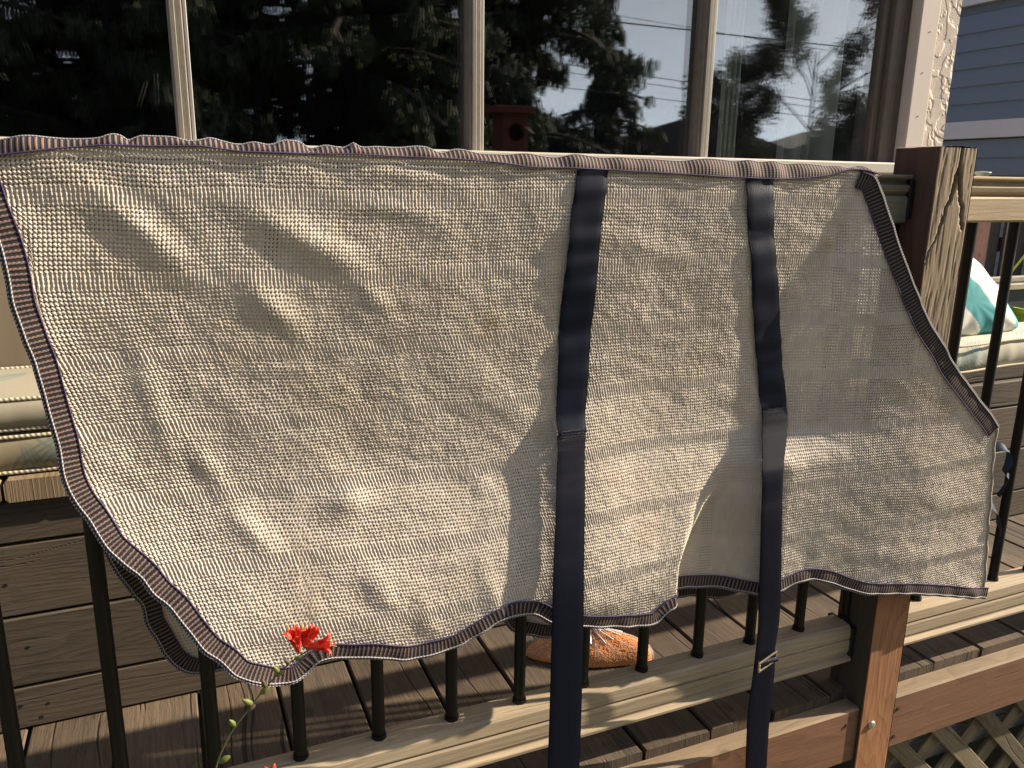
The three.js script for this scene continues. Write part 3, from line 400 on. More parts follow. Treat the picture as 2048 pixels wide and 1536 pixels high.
const knitTex = dataTex(128, 608, (i, j, c) => { // 4 stitches by 19 rows, the holes left open
  const s = i / 32, t = j / 32, rb = inRib(t), fs = s - Math.round(s - 0.5) - 0.5, ft = t - Math.round(t - 0.5) - 0.5; // from the middle of a gap
  const hole = (1 - rb) * S(0.24, 0.17, Math.hypot(fs * 1.2, ft * 0.95) * (0.85 + 0.35 * hash2(Math.floor(s), Math.floor(t), 5)));
  const tw = 0.5 + 0.5 * Math.sin(2 * Math.PI * (s * 2.0 + t * 2.6)), l = 0.86 + 0.14 * tw;
  c[0] = l; c[1] = l * 0.985; c[2] = l * 0.955; c[3] = 1 - hole;
}, true);
const knitBump = dataTex(128, 608, (i, j, c) => { const s = i / 32, t = j / 32, tw = 0.5 + 0.5 * Math.sin(2 * Math.PI * (s * 2.0 + t * 2.6)); c[0] = c[1] = c[2] = 0.3 + 0.5 * tw + 0.2 * hash2(i, j, 8); }, false);
const knitMat = new THREE.MeshPhysicalMaterial({ color: new THREE.Color().setRGB(0.665, 0.582, 0.503), vertexColors: true, map: knitTex, alphaTest: 0.5, bumpMap: knitBump, bumpScale: 0.0003, roughness: 0.95, transmission: 0.15, thickness: 0, side: THREE.DoubleSide });
const blanket = thing('knit_blanket', 'cream open knit blanket with striped binding hung over the railing, two navy straps', 'blanket', [0, 0, 0]);
// woven binding: dark and tan bars across, a white cord and a purple stitched line along
const bindTex = dataTex(256, 128, (i, j, c) => {
  const u = i / 64, v = j / 128, f = u - Math.floor(u), bar = S(0.06, 0.14, f) * S(0.52, 0.44, f), bead = 0.5 + 0.5 * Math.sin(2 * Math.PI * (v * 10 + (f > 0.30 ? 0.5 : 0))), pin = hash2(Math.floor(u), 3, 7);
  const tan = [0.33 + 0.05 * pin, 0.235, 0.185], dk = [0.014, 0.010, 0.013], pu = [0.055, 0.034, 0.045], k = bar * (0.35 + 0.65 * S(0.35, 0.7, bead));
  for (let q = 0; q < 3; q++) c[q] = lerp(lerp(dk[q], pu[q], bar), tan[q], k);
}, true);
const bindBump = dataTex(256, 128, (i, j, c) => { const f = (i / 64) % 1; c[0] = c[1] = c[2] = 0.5 + 0.5 * Math.cos(2 * Math.PI * (f - 0.33)) * 0.8 + 0.1 * Math.sin(j / 128 * 2 * Math.PI * 9); }, false);
function binding(path, dOf, sg, name, rip = 0.65, w = 0.0225, tone = 0.64) {
  const bt = new THREE.MeshStandardMaterial({ color: new THREE.Color().setRGB(tone, tone * 0.97, tone), map: bindTex, bumpMap: bindBump, bumpScale: 0.0007, roughness: 0.85, side: THREE.DoubleSide });
  const n = path.length, pos = [], uv = [], idx = [], inner = [], outer = [], cordP = []; let len = 0;
  const qs = [[-0.0002, -0.0015], [-0.0006, 0.0008], [0.0004, 0.0026], [0.003, 0.0032], [0.008, 0.0034], [0.014, 0.0034], [w * 0.93, 0.0030], [w, 0.0016]];
  for (let i = 0; i < n; i++) {
    const a = path[Math.max(0, i - 4)], b = path[Math.min(n - 1, i + 4)], l = Math.hypot(b[0] - a[0], b[1] - a[1]), nx = -(b[1] - a[1]) / l * 1, ny = (b[0] - a[0]) / l; if (i) len += Math.hypot(path[i][0] - path[i - 1][0], path[i][1] - path[i - 1][1]);
    const pk = rip * 0.0016 * Math.sin(len * 130 + 3 * noise(len * 20, 1, 5)) + 0.0022 * (noise(len * 45, 2, 6) - 0.5), sh = rip * 0.0022 * (noise(len * 32, 4, 9) - 0.5);
    qs.forEach(([q, h], k) => { const x = path[i][0] + nx * (q + sh), y = path[i][1] + ny * (q + sh), z = -(dOf(x, y)) + sg * -1 * -1 * (h + pk * S(w * 1.05, 0.002, q)); pos.push(x, y, z); uv.push(len / (0.0060 * 4), k / (qs.length - 1));
      if (k === qs.length - 1 && i % 3 === 0) inner.push(new THREE.Vector3(x, y, z + 0.0016)); if (k === 1 && i % 3 === 0) outer.push(new THREE.Vector3(x, y, z)); if (k === 3 && i % 3 === 0) cordP.push(new THREE.Vector3(x, y, z + 0.0008)); });
  }
  const m = qs.length; for (let i = 0; i < n - 1; i++) for (let k = 0; k < m - 1; k++) { const a = i * m + k; idx.push(a, a + m, a + m + 1, a, a + m + 1, a + 1); }
  const g = new THREE.BufferGeometry(); g.setAttribute('position', new THREE.Float32BufferAttribute(pos, 3)); g.setAttribute('uv', new THREE.Float32BufferAttribute(uv, 2)); g.setIndex(idx); g.computeVertexNormals();
  const p = part(name, g, bt, blanket); cords(p, outer, cordP, inner, len); return p;
}
const TW = {};
function cords(p, outer, cordP, inner, len) {
  const tw = (a, b) => { const t = dataTex(32, 32, (i, j, c) => { const k = S(0.3, 0.7, 0.5 + 0.5 * Math.sin((i + j) / 32 * 2 * Math.PI)); for (let q = 0; q < 3; q++) c[q] = lerp(a[q], b[q], k); }, true); return t; };
  TW.white ??= tw([0.16, 0.15, 0.18], [0.46, 0.44, 0.43]); TW.edge ??= tw([0.03, 0.025, 0.035], [0.34, 0.31, 0.33]); TW.purple ??= tw([0.035, 0.02, 0.07], [0.075, 0.048, 0.12]);
  const mk = (pts, r, t, nm) => { const x = t.clone(); x.repeat.set(Math.round(len / 0.0045), 1); x.needsUpdate = true; part(nm, new THREE.TubeGeometry(new THREE.CatmullRomCurve3(pts), pts.length * 2, r, 6), std(1, 1, 1, 0.85, { map: x }), p); };
  mk(outer, 0.0014, TW.edge, 'edge_cord'); mk(cordP, 0.0010, TW.white, 'white_cord'); mk(inner, 0.0010, TW.purple, 'purple_stitching');
}
function knitSheet(x0s, botOf, topOf, slant, dOf, dy, relief) { // a sheet of columns between a bottom and a top line
  const nu = x0s.length - 1, nv = Math.round(0.86 / dy), N = (nu + 1) * (nv + 1), pos = new Float32Array(N * 3), nor = new Float32Array(N * 3), uv = new Float32Array(N * 2), col = new Float32Array(N * 3), idx = new Uint32Array(nu * nv * 6);
  const W = nv + 1;
  for (let i = 0; i <= nu; i++) { const a = x0s[i], b = botOf(a), t = topOf(a), sl = slant(a); for (let j = 0; j < W; j++) { const k = i * W + j, y = lerp(b, t, j / nv), x = a + sl * (y - 0.5), s = fabricS(x, y), tt = fabricT(x, y); const st = relief ? relief * stitch(s, tt) : 0; pos[k * 3] = x; pos[k * 3 + 1] = y; pos[k * 3 + 2] = -(dOf(x, y) - st); uv[k * 2] = s / 4; uv[k * 2 + 1] = tt / 19;
    const v = 0.93 + 0.14 * noise(s * 0.35, tt * 0.35, 11), sn = stain(x, y) + 0.08 * S(0.55, 0.8, noise(x * 14, y * 14, 12)); col[k * 3] = v * (1 - 0.35 * sn); col[k * 3 + 1] = v * (1 - 0.5 * sn); col[k * 3 + 2] = v * (1 - 0.75 * sn); } }
  let q = 0; for (let i = 0; i < nu; i++) for (let j = 0; j < nv; j++) { const k = i * W + j; idx[q++] = k; idx[q++] = k + W; idx[q++] = k + W + 1; idx[q++] = k; idx[q++] = k + W + 1; idx[q++] = k + 1; }
  const g = new THREE.BufferGeometry(); g.setAttribute('position', new THREE.BufferAttribute(pos, 3)); g.setAttribute('uv', new THREE.BufferAttribute(uv, 2)); g.setAttribute('color', new THREE.BufferAttribute(col, 3)); g.setIndex(new THREE.BufferAttribute(idx, 1)); g.computeVertexNormals(); return g;
}
const slantF = a => -0.135 * S(1.15, 1.42, a);
function lineAt(path) { return (a, prefer = 0) => { for (let i = 1; i < path.length; i++) { const [x0, y0] = path[i - 1], [x1, y1] = path[i], u0 = x0 - slantF(x0) * (y0 - 0.5), u1 = x1 - slantF(x1) * (y1 - 0.5); if (a >= u0 && a <= u1) return lerp(y0, y1, (a - u0) / Math.max(1e-9, u1 - u0)); } return a < path[0][0] ? path[0][1] : path[path.length - 1][1]; }; }
{
  const top = CL([...SPINE.map(p => [p[0], p[1] + 0.003]), ...NECK.slice(1)], 500), bot = lineAt(hemPath), tp = lineAt(top), xs = []; const a0 = hemPath[0][0] + 0.002, e = hemPath[hemPath.length - 1], a1 = e[0] - slantF(e[0]) * (e[1] - 0.5) - 0.002;
  const nx = Math.round((a1 - a0) / 0.00107); for (let i = 0; i <= nx; i++) xs.push(lerp(a0, a1, i / nx));
  part('front_sheet', knitSheet(xs, bot, tp, slantF, depthAt, 0.00138, 0.0008), knitMat, blanket);
}
{ // back sheet, seen below the front hem at the lower left and between the straps
  const bx = BACK;
  const bp = CL(bx, 400), bot = a => { for (let i = 1; i < bp.length; i++) if (a <= bp[i][0]) return lerp(bp[i - 1][1], bp[i][1], (a - bp[i - 1][0]) / (bp[i][0] - bp[i - 1][0])); return 0.32; };
  const dB = (x, y) => 1.106 + 0.01 * Math.sin(x * 8 + y * 3) - 0.006 * (noise(x * 9, y * 9, 61) - 0.5); const xs = []; for (let i = 0; i <= 420; i++) xs.push(lerp(BACK[0][0] + 0.002, 1.16, i / 420));
  part('back_sheet', knitSheet(xs, bot, () => 0.998, () => 0, dB, 0.004, 0), knitMat, blanket);
  binding(bp, dB, 1, 'binding');
}
binding(hemPath, depthAt, 1, 'binding');
binding([...neckPath].reverse(), depthAt, 1, 'neck_binding', 0.2, 0.030, 0.42);
{ // right selvedge: a rolled edge of the knit between neck and hem
  const a = neckPath[neckPath.length - 1], b = hemPath[hemPath.length - 1], pts = []; for (let i = 0; i <= 24; i++) { const x = lerp(a[0], b[0], i / 24) - 0.0015 + 0.0016 * Math.sin(i * 1.9), y = lerp(a[1], b[1], i / 24); pts.push(new THREE.Vector3(x, y, -depthAt(x, y))); }
  const t = knitTex.clone(); part('selvedge', new THREE.TubeGeometry(new THREE.CatmullRomCurve3(pts), 160, 0.0028, 8), std(0.66, 0.59, 0.48, 0.95, { bumpMap: knitBump, bumpScale: 0.001 }), blanket);
}
{ // spine binding over the top rail
  const n = 700, c = new THREE.CatmullRomCurve3(SPINE.map(p => new THREE.Vector3(p[0], p[1], p[2])), false, 'centripetal').getSpacedPoints(n), pos = [], uv = [], idx = [], lo = [], hi = []; let len = 0;
  const cs = [0, 0.12, 0.3, 0.5, 0.68, 0.82, 0.92, 1.0, 1.1, 1.25, 1.6, 2.2], m = cs.length;
  for (let i = 0; i <= n; i++) { const x = c[i].x, y0 = c[i].y, y1 = c[i].z; if (i) len += c[i].distanceTo(c[i - 1]); const wv = 0.0016 * Math.sin(len * 75 + 5 * noise(len * 9, 1, 3)) + 0.003 * (noise(len * 40, 7, 1) - 0.5);
    cs.forEach((q, k) => { let y, z; const zf = -(depthAt(x, y0) - 0.0035), H = y1 - y0; if (q <= 1) { const t = q; y = y0 + H * (t < 0.8 ? t * 1.05 : 0.84 + 0.16 * Math.sin((t - 0.8) / 0.2 * Math.PI / 2)); z = zf - 0.010 * t * t + wv * (0.4 + 0.6 * Math.sin(t * Math.PI)); } else { y = y0 + H - 0.001 * (q - 1); z = zf - 0.010 - (q - 1) * 0.062; } y += wv * 0.6 * S(0, 0.6, q) * S(1.8, 1.1, q); pos.push(x, y, z); uv.push(len / (0.0060 * 4), Math.min(1, 1 - q * 0.8 + 0.0));
      if (k === 0 && i % 4 === 0) lo.push(new THREE.Vector3(x, y, z + 0.0016)); if (k === 7 && i % 4 === 0) hi.push(new THREE.Vector3(x, y + 0.0006, z)); }); }
  for (let i = 0; i < n; i++) for (let k = 0; k < m - 1; k++) { const a = i * m + k; idx.push(a, a + m, a + m + 1, a, a + m + 1, a + 1); }
  const g = new THREE.BufferGeometry(); g.setAttribute('position', new THREE.Float32BufferAttribute(pos, 3)); g.setAttribute('uv', new THREE.Float32BufferAttribute(uv, 2)); g.setIndex(idx); g.computeVertexNormals();
  const p = part('spine_binding', g, new THREE.MeshStandardMaterial({ map: bindTex, bumpMap: bindBump, bumpScale: 0.0007, roughness: 0.85, side: THREE.DoubleSide }), blanket);
  const mk = (pts, r, t, nm) => { const x = t.clone(); x.repeat.set(400, 1); x.needsUpdate = true; part(nm, new THREE.TubeGeometry(new THREE.CatmullRomCurve3(pts), pts.length * 2, r, 6), std(1, 1, 1, 0.85, { map: x }), p); };
  mk(lo, 0.0011, TW.purple, 'purple_stitching'); mk(hi, 0.0010, TW.white, 'white_cord');
}
// straps: rows of [left x, right x, y, depth]
const strapTex = dataTex(128, 256, (i, j, c) => { const e = Math.min(i, 127 - i) / 127, rib = 0.85 + 0.3 * (0.5 + 0.5 * Math.sin(j / 256 * 2 * Math.PI * 16)) * 0.5; const l = e < 0.05 ? 0.7 : rib; c[0] = 0.0046 * l; c[1] = 0.0058 * l; c[2] = 0.0150 * l; }, true);
const strapBump = dataTex(128, 256, (i, j, c) => { const e = Math.min(i, 127 - i) / 127; c[0] = c[1] = c[2] = (e < 0.045 ? 0.2 : 0.55) + 0.3 * Math.sin(j / 256 * 2 * Math.PI * 16 + (i % 8 < 4 ? 0 : 1.5)); }, false);
const strapMat = new THREE.MeshPhysicalMaterial({ map: strapTex, bumpMap: strapBump, bumpScale: 0.00025, roughness: 0.42, specularIntensity: 0.34, specularColor: new THREE.Color(0.7, 0.8, 1.0), sheen: 0.05, sheenRoughness: 0.4, sheenColor: new THREE.Color(0.1, 0.13, 0.25), side: THREE.DoubleSide });
const tailMat = new THREE.MeshPhysicalMaterial({ map: strapTex, bumpMap: strapBump, bumpScale: 0.00025, roughness: 0.55, specularIntensity: 0.18, side: THREE.DoubleSide });
function strapGeo(rows, seed, puck, upper) {
  const L = new THREE.CatmullRomCurve3(rows.map(r => new THREE.Vector3(r[0], r[2], -r[3])), false, 'centripetal'), R = new THREE.CatmullRomCurve3(rows.map(r => new THREE.Vector3(r[1], r[2], -r[3])), false, 'centripetal');
  const nv = 220, nu = 12, A = L.getPoints(nv), B = R.getPoints(nv), len = L.getLength();
  const mid = grid(nu, nv, (u, v) => { const k = Math.round(v * nv), a = A[k], b = B[k]; let x = lerp(a.x, b.x, u), y = lerp(a.y, b.y, u), z = lerp(a.z, b.z, u); const l = v * len; z += puck * (Math.sin(l * 170 + 6 * noise(l * 11, seed, 3) + u * 0.8) * 0.16 + 1.7 * (noise(l * 27, u * 0.7 + seed, 4) - 0.5)) * S(0, 0.03, v); z += 0.0009 * (1 - (2 * u - 1) ** 6); if (upper) z = Math.max(z, -depthAt(x, y) + 0.0016); return [x, y, z]; }, (u, v) => [u, v * len / 0.02]);
  const back = mid.clone(); const p = back.attributes.position; for (let i = 0; i < p.count; i++) p.setZ(i, p.getZ(i) - 0.0013); back.index.array.reverse(); back.computeVertexNormals();
  return mergeGeometries([mid, back]);
}
{
  const rows1u = STRAP1U, rows1l = STRAP1L, rows2u = STRAP2U, rows2l = STRAP2L;
  const s1 = part('strap', strapGeo(rows1u, 3, 0.0042, true), strapMat, blanket, 'wide navy strap end sewn down the blanket at left of centre');
  part('strap_tail', strapGeo(rows1l, 5, 0.0006), tailMat, blanket, 'long plain navy strap hanging free below the left stitching');
  const s2 = part('strap', strapGeo(rows2u, 8, 0.0042, true), strapMat, blanket, 'wide navy strap end sewn down the right part of the blanket');
  const t2 = part('strap_tail', strapGeo(rows2l, 9, 0.0007), tailMat, blanket, 'navy strap hanging free with a small metal slide buckle');
  const thread = std(0.10, 0.10, 0.13, 0.5);
  for (const [s, r] of [[s1, rows1u[rows1u.length - 1]], [s2, rows2u[rows2u.length - 1]]]) { const gs = []; const R = rng(31); for (let a = 0; a < 4; a++) for (let k = 0; k < 26; k++) { const g = new THREE.CapsuleGeometry(0.00028, 0.0012, 2, 5); g.rotateZ(0.5 + (R() - 0.5)); const x = lerp(r[0], r[1], 0.07 + 0.86 * (k + R() * 0.6) / 26), y = r[2] + 0.004 + a * 0.0045 + R() * 0.0016; g.translate(x, y, -r[3] + 0.0042); gs.push(g); } part('stitching', mergeGeometries(gs), thread, s); }
  // slide buckle
  const bk = new THREE.Group(), [xl, xr, yb, zb] = BUCKLE, w = xr - xl + 0.006, h = 0.019, sh = new THREE.Shape(); sh.moveTo(-w / 2, -h / 2); sh.lineTo(w / 2, -h / 2); sh.lineTo(w / 2, h / 2); sh.lineTo(-w / 2, h / 2); sh.closePath(); const ho = new THREE.Path(); ho.moveTo(-w / 2 + 0.0024, -h / 2 + 0.0024); ho.lineTo(-w / 2 + 0.0024, h / 2 - 0.0024); ho.lineTo(w / 2 - 0.0024, h / 2 - 0.0024); ho.lineTo(w / 2 - 0.0024, -h / 2 + 0.0024); ho.closePath(); sh.holes.push(ho);
  const g = new THREE.ExtrudeGeometry(sh, { depth: 0.0016, bevelEnabled: true, bevelSize: 0.0007, bevelThickness: 0.0007, bevelSegments: 2 }); g.rotateZ(0.10); g.rotateY(0.25); g.translate((xl + xr) / 2, yb, -zb + 0.0045);
  part('buckle', g, std(0.62, 0.55, 0.42, 0.28, { metalness: 1 }), t2);
  const tp = grid(10, 14, (u, v) => { const a = v * Math.PI * 1.2 - 0.3; return [lerp(xl + 0.001, xr - 0.001, u), yb + 0.0055 * Math.sin(a) - 0.001, -zb + 0.004 + 0.0045 * Math.cos(a)]; }); part('strap_loop', tp, strapMat, t2);
}
// two tie tapes at the front edge, sewn on
{
  const tieMat = new THREE.MeshPhysicalMaterial({ map: dataTex(64, 64, (i, j, c) => { const l = 0.7 + 0.5 * (0.5 + 0.5 * Math.sin(i / 64 * 2 * Math.PI * 9)); c[0] = 0.022 * l; c[1] = 0.034 * l; c[2] = 0.065 * l; }, true), roughness: 0.6, specularIntensity: 0.3, side: THREE.DoubleSide });
  const tape = (pts, tw, w) => { const c = new THREE.CatmullRomCurve3(pts.map(p => new THREE.Vector3(...p))), N = 80, P = c.getPoints(N); return grid(4, N, (u, v) => { const k = Math.round(v * N), p = P[k], a = P[Math.max(0, k - 1)], b = P[Math.min(N, k + 1)], t = b.clone().sub(a).normalize(), ang = tw[Math.min(tw.length - 1, Math.floor(v * (tw.length - 1)))] * (1 - (v * (tw.length - 1)) % 1) + tw[Math.min(tw.length - 1, Math.floor(v * (tw.length - 1)) + 1)] * ((v * (tw.length - 1)) % 1); const n0 = new THREE.Vector3(0, 0, 1), s = new THREE.Vector3().crossVectors(t, n0).normalize(), d = s.multiplyScalar(Math.cos(ang)).add(n0.multiplyScalar(Math.sin(ang))); return [p.x + d.x * w * (u - 0.5), p.y + d.y * w * (u - 0.5), p.z + d.z * w * (u - 0.5)]; }, (u, v) => [u, v * 8]); };
  part('tie_tape', tape(TIE1, [0.2, 0.3, 1.0, 1.7, 1.2, 0.5, 0.9, 1.1], 0.016), tieMat, blanket); part('tie_tape', tape(TIE2, [0.3, 0.4, 1.0, 1.35, 0.9, 1.2, 0.6], 0.015), tieMat, blanket);
}
// ------------------------------------------------------------------ bag of orange pellets on the deck
{
  const t = thing('plastic_bag', 'knotted clear plastic bag of orange pellets lying on the deck planks', 'bag', [0.768, 0.0, -1.338]);
  t.rotation.y = -0.47; t.scale.set(0.93, 0.86, 0.62);
  const shape = (u, v, o) => { const a = u * 2 * Math.PI, r = Math.sin(Math.min(1, v) * Math.PI / 2); let rx = 0.135 * r, rz = 0.085 * r; const fold = 1 + 0.05 * Math.sin(a * 3 + 1) + 0.04 * Math.sin(a * 5); let y = 0.060 * Math.cos(v * Math.PI / 2) ** 0.75 * (1 + 0.12 * Math.sin(a * 2 + 1)); y = Math.max(0.004, y) + 0.004; const left = Math.max(0, -Math.cos(a)); return [rx * Math.cos(a) * fold * (1 + 0.12 * left), y * (1 - 0.25 * left * r) + o, rz * Math.sin(a) * fold]; };
  const core = grid(120, 40, (u, v) => { const p = shape(u, v, -0.003), n = noise(u * 90, v * 30, 3, 90); p[1] += 0.0022 * (n - 0.5); p[0] *= 0.97; p[2] *= 0.97; return p; });
  part('pellet_fill', core, std(0.62, 0.22, 0.03, 0.75), t);
  const pg = new THREE.IcosahedronGeometry(0.0021, 0), R = rng(5), gs = [];
  for (let k = 0; k < 5200; k++) { const u = R(), v = Math.sqrt(R()), p = shape(u, v, -0.003), g = pg.clone(); g.scale(1, 0.75, 1); g.translate(p[0] * 0.97, p[1] + 0.0005, p[2] * 0.97); gs.push(g); }
  const pl = part('pellets', mergeGeometries(gs), std(0.80, 0.32, 0.05, 0.6), t); pl.userData.kind = 'stuff';
  const film = new THREE.MeshPhysicalMaterial({ color: new THREE.Color().setRGB(1, 1, 1), roughness: 0.12, transmission: 0.92, thickness: 0, ior: 1.55, side: THREE.DoubleSide });
  part('film', grid(200, 50, (u, v) => { const p = shape(u, v, 0.002), a = u * 2 * Math.PI, wr = 0.0045 * Math.sin(a * 17 + 3 * noise(v * 6, u * 8, 4)) * (1 - v) * S(0, 0.25, v) + 0.003 * (noise(u * 60, v * 14, 9, 60) - 0.5); p[0] *= 1.02; p[2] *= 1.03; p[1] += wr + 0.016 * Math.exp(-v * v / 0.03); return p; }), film, t);
  const milky = new THREE.MeshPhysicalMaterial({ color: new THREE.Color().setRGB(0.85, 0.82, 0.78), roughness: 0.35, transmission: 0.1, thickness: 0, side: THREE.DoubleSide });
  for (let k = 0; k < 17; k++) { const a = k / 17 * 6.283 + 0.2 * R(), L = 0.04 + 0.06 * R(); const g = grid(3, 14, (u, v) => { const r = 0.006 + v * L, p = shape(a / 6.283, r / 0.135 * 0.62, 0.0055); const w = (u - 0.5) * 0.004 * (0.4 + v); return [p[0] * 1.0 - Math.sin(a) * w, p[1] + 0.014 * Math.exp(-v * 4) + 0.0022 * Math.sin(u * 3.14), p[2] + Math.cos(a) * w]; }); part('gather_fold', g, milky, t); }
  part('tied_end', grid(40, 14, (u, v) => { const a = u * 6.283, r = (0.006 + 0.020 * v * v) * (1 + 0.4 * Math.sin(a * 5) * v); return [r * Math.cos(a) + 0.012 * v, 0.076 + 0.026 * v + 0.005 * Math.sin(a * 3) * v, r * Math.sin(a) - 0.012 * v]; }), milky, t);
  part('tie', new THREE.TorusGeometry(0.007, 0.0032, 8, 20).rotateX(Math.PI / 2).translate(0, 0.078, 0), std(0.62, 0.36, 0.08, 0.5), t);
}
// ------------------------------------------------------------------ red flowering stem in front of the blanket
{
  const t = thing('flower_stem', 'arching green stem with four scarlet trumpet flowers before the blanket corner', 'flower', [-0.03, -0.56, -0.86]);
  const o = t.position, W = a => new THREE.Vector3(a[0], a[1], a[2]).sub(o);
  const stemM = std(0.075, 0.09, 0.03, 0.6), budM = std(0.12, 0.14, 0.025, 0.55), brM = std(0.09, 0.06, 0.03, 0.7);
  const Pts = FLOWERSTEM.map(W), base = [new THREE.Vector3(0, 0, 0), new THREE.Vector3(0.005, 0.35, -0.01), new THREE.Vector3(0.012, 0.65, -0.02)];
  const c = new THREE.CatmullRomCurve3([...base, ...Pts]), N = 160, rad = 8, g = new THREE.TubeGeometry(c, N, 0.0018, rad), p = g.attributes.position;
  for (let i = 0; i <= N; i++) { const q = c.getPointAt(i / N), k = lerp(1.5, 0.5, i / N); for (let j = 0; j <= rad; j++) { const n = i * (rad + 1) + j; p.setXYZ(n, q.x + (p.getX(n) - q.x) * k, q.y + (p.getY(n) - q.y) * k, q.z + (p.getZ(n) - q.z) * k); } } g.computeVertexNormals();
  part('stem', g, stemM, t);
  const budG = new THREE.LatheGeometry([[0, 0], [0.0018, 0.001], [0.0031, 0.004], [0.0028, 0.008], [0.0012, 0.012], [0, 0.0125]].map(a => new THREE.Vector2(...a)), 10);
  BUDS.forEach(([a, dx, dy, s], i) => { const q = W(a), m = part('bud', budG, i % 3 === 2 ? brM : budM, t); m.position.copy(q); m.quaternion.setFromUnitVectors(new THREE.Vector3(0, 1, 0), new THREE.Vector3(dx, dy, 0.25).normalize()); m.scale.setScalar(s); });
  const petal = (mats, k, open, len) => grid(8, 18, (u, v) => { const ang = k / 6 * 2 * Math.PI, y = v * len, r0 = lerp(0.0016, 0.0042, S(0, 0.5, v)) + (0.0095 * open) * S(0.42, 1, v) ** 1.4 + (k % 2 ? 0.0008 : 0), w = (v < 0.45 ? lerp(0.0018, 0.0040, v / 0.45) : lerp(0.0038, 0.0050, S(0.45, 0.70, v)) * Math.sqrt(Math.max(0, 1 - S(0.62, 1.01, v) ** 1.6))) , s = (u - 0.5) * 2 * w, curl = 0.0022 * (1 - (2 * u - 1) ** 2) * (v > 0.4 ? -1 : 0.4) + 0.004 * open * S(0.8, 1, v); const yy = y - 0.006 * open * S(0.75, 1, v) ** 2; return [Math.cos(ang) * (r0 + curl) - Math.sin(ang) * s, yy, Math.sin(ang) * (r0 + curl) + Math.cos(ang) * s]; });
  const red = [0.62, 0.022, 0.010], red2 = [0.70, 0.05, 0.012];
  const mats = [red, red2].map(r => new THREE.MeshPhysicalMaterial({ color: new THREE.Color().setRGB(...r), roughness: 0.55, transmission: 0.3, thickness: 0, side: THREE.DoubleSide }));
  FLOWERS.forEach(([b, tip, open], i) => {
    const B = W(b), T = W(tip), L = B.distanceTo(T), f = new THREE.Group(); f.name = 'blossom'; t.add(f); f.position.copy(B); f.quaternion.setFromUnitVectors(new THREE.Vector3(0, 1, 0), T.clone().sub(B).normalize());
    for (let k = 0; k < 6; k++) part('petal', petal(0, k + 0.3 * i, open, L * (k % 2 ? 1 : 0.95)), mats[k % 2], f);
    part('calyx', new THREE.LatheGeometry([[0, -0.003], [0.0017, -0.002], [0.0022, 0.003], [0.0018, 0.008]].map(a => new THREE.Vector2(...a)), 10), brM, f);
    if (open > 0.5) for (let k = 0; k < 3; k++) part('stamen', tube([[0, L * 0.3, 0], [0.002 * Math.cos(k * 2.1), L * 0.8, 0.002 * Math.sin(k * 2.1)], [0.005 * Math.cos(k * 2.1), L * 1.04, 0.005 * Math.sin(k * 2.1)]], 0.0005, 8, 5), std(0.7, 0.28, 0.05, 0.6), f);
  });
  // sword leaves at the foot, below the frame
  for (let k = 0; k < 7; k++) { const a = k * 0.9, L = 0.55 + 0.08 * (k % 3); part('leaf', grid(4, 16, (u, v) => { const w = 0.014 * Math.sin(Math.min(1, v * 1.1 + 0.1) * Math.PI) , b = v * v * 0.16; return [Math.cos(a) * b + (u - 0.5) * w * 2 * Math.sin(a), v * L - v * v * 0.1, Math.sin(a) * b * 0.4 + 0.06 - (u - 0.5) * 2 * w * Math.cos(a)]; }), std(0.06, 0.10, 0.025, 0.6, { side: THREE.DoubleSide }), t); }
  const u2 = thing('flower_stem', 'scarlet flower tip just showing at the bottom edge left of the middle', 'flower', [0.05, -0.56, -0.84]);
  part('stem', tube([[0, 0, 0], [0.002, 0.5, 0], [FLOWER2[0] - 0.05, FLOWER2[1] + 0.56 - 0.035, FLOWER2[2] + 0.84]], 0.0018, 30, 6), stemM, u2);
  const f2 = new THREE.Group(); f2.name = 'blossom'; u2.add(f2); f2.position.set(FLOWER2[0] - 0.05, FLOWER2[1] + 0.56 - 0.035, FLOWER2[2] + 0.84); for (let k = 0; k < 6; k++) part('petal', petal(0, k, 0.6, 0.036), mats[k % 2], f2);
}
// ------------------------------------------------------------------ the garden behind the camera, seen mirrored in the window
const leafQ = (() => { const gs = []; const R = rng(9); for (let k = 0; k < 9; k++) { const g = new THREE.PlaneGeometry(0.05 + R() * 0.05, 0.13 + R() * 0.1); g.rotateX(R() * 3); g.rotateY(R() * 6.28); g.rotateZ(R() * 3); g.translate((R() - 0.5) * 0.3, (R() - 0.5) * 0.3, (R() - 0.5) * 0.3); gs.push(g); } return mergeGeometries(gs); })();
const sprayQ = (() => { const gs = []; const R = rng(19); for (let k = 0; k < 12; k++) { const g = new THREE.PlaneGeometry(0.05, 0.34 + R() * 0.2); g.translate(0, -0.15, 0); g.rotateX((R() - 0.5) * 1.6); g.rotateY(R() * 6.28); g.translate((R() - 0.5) * 0.35, (R() - 0.5) * 0.12, (R() - 0.5) * 0.35); gs.push(g); } return mergeGeometries(gs); })();
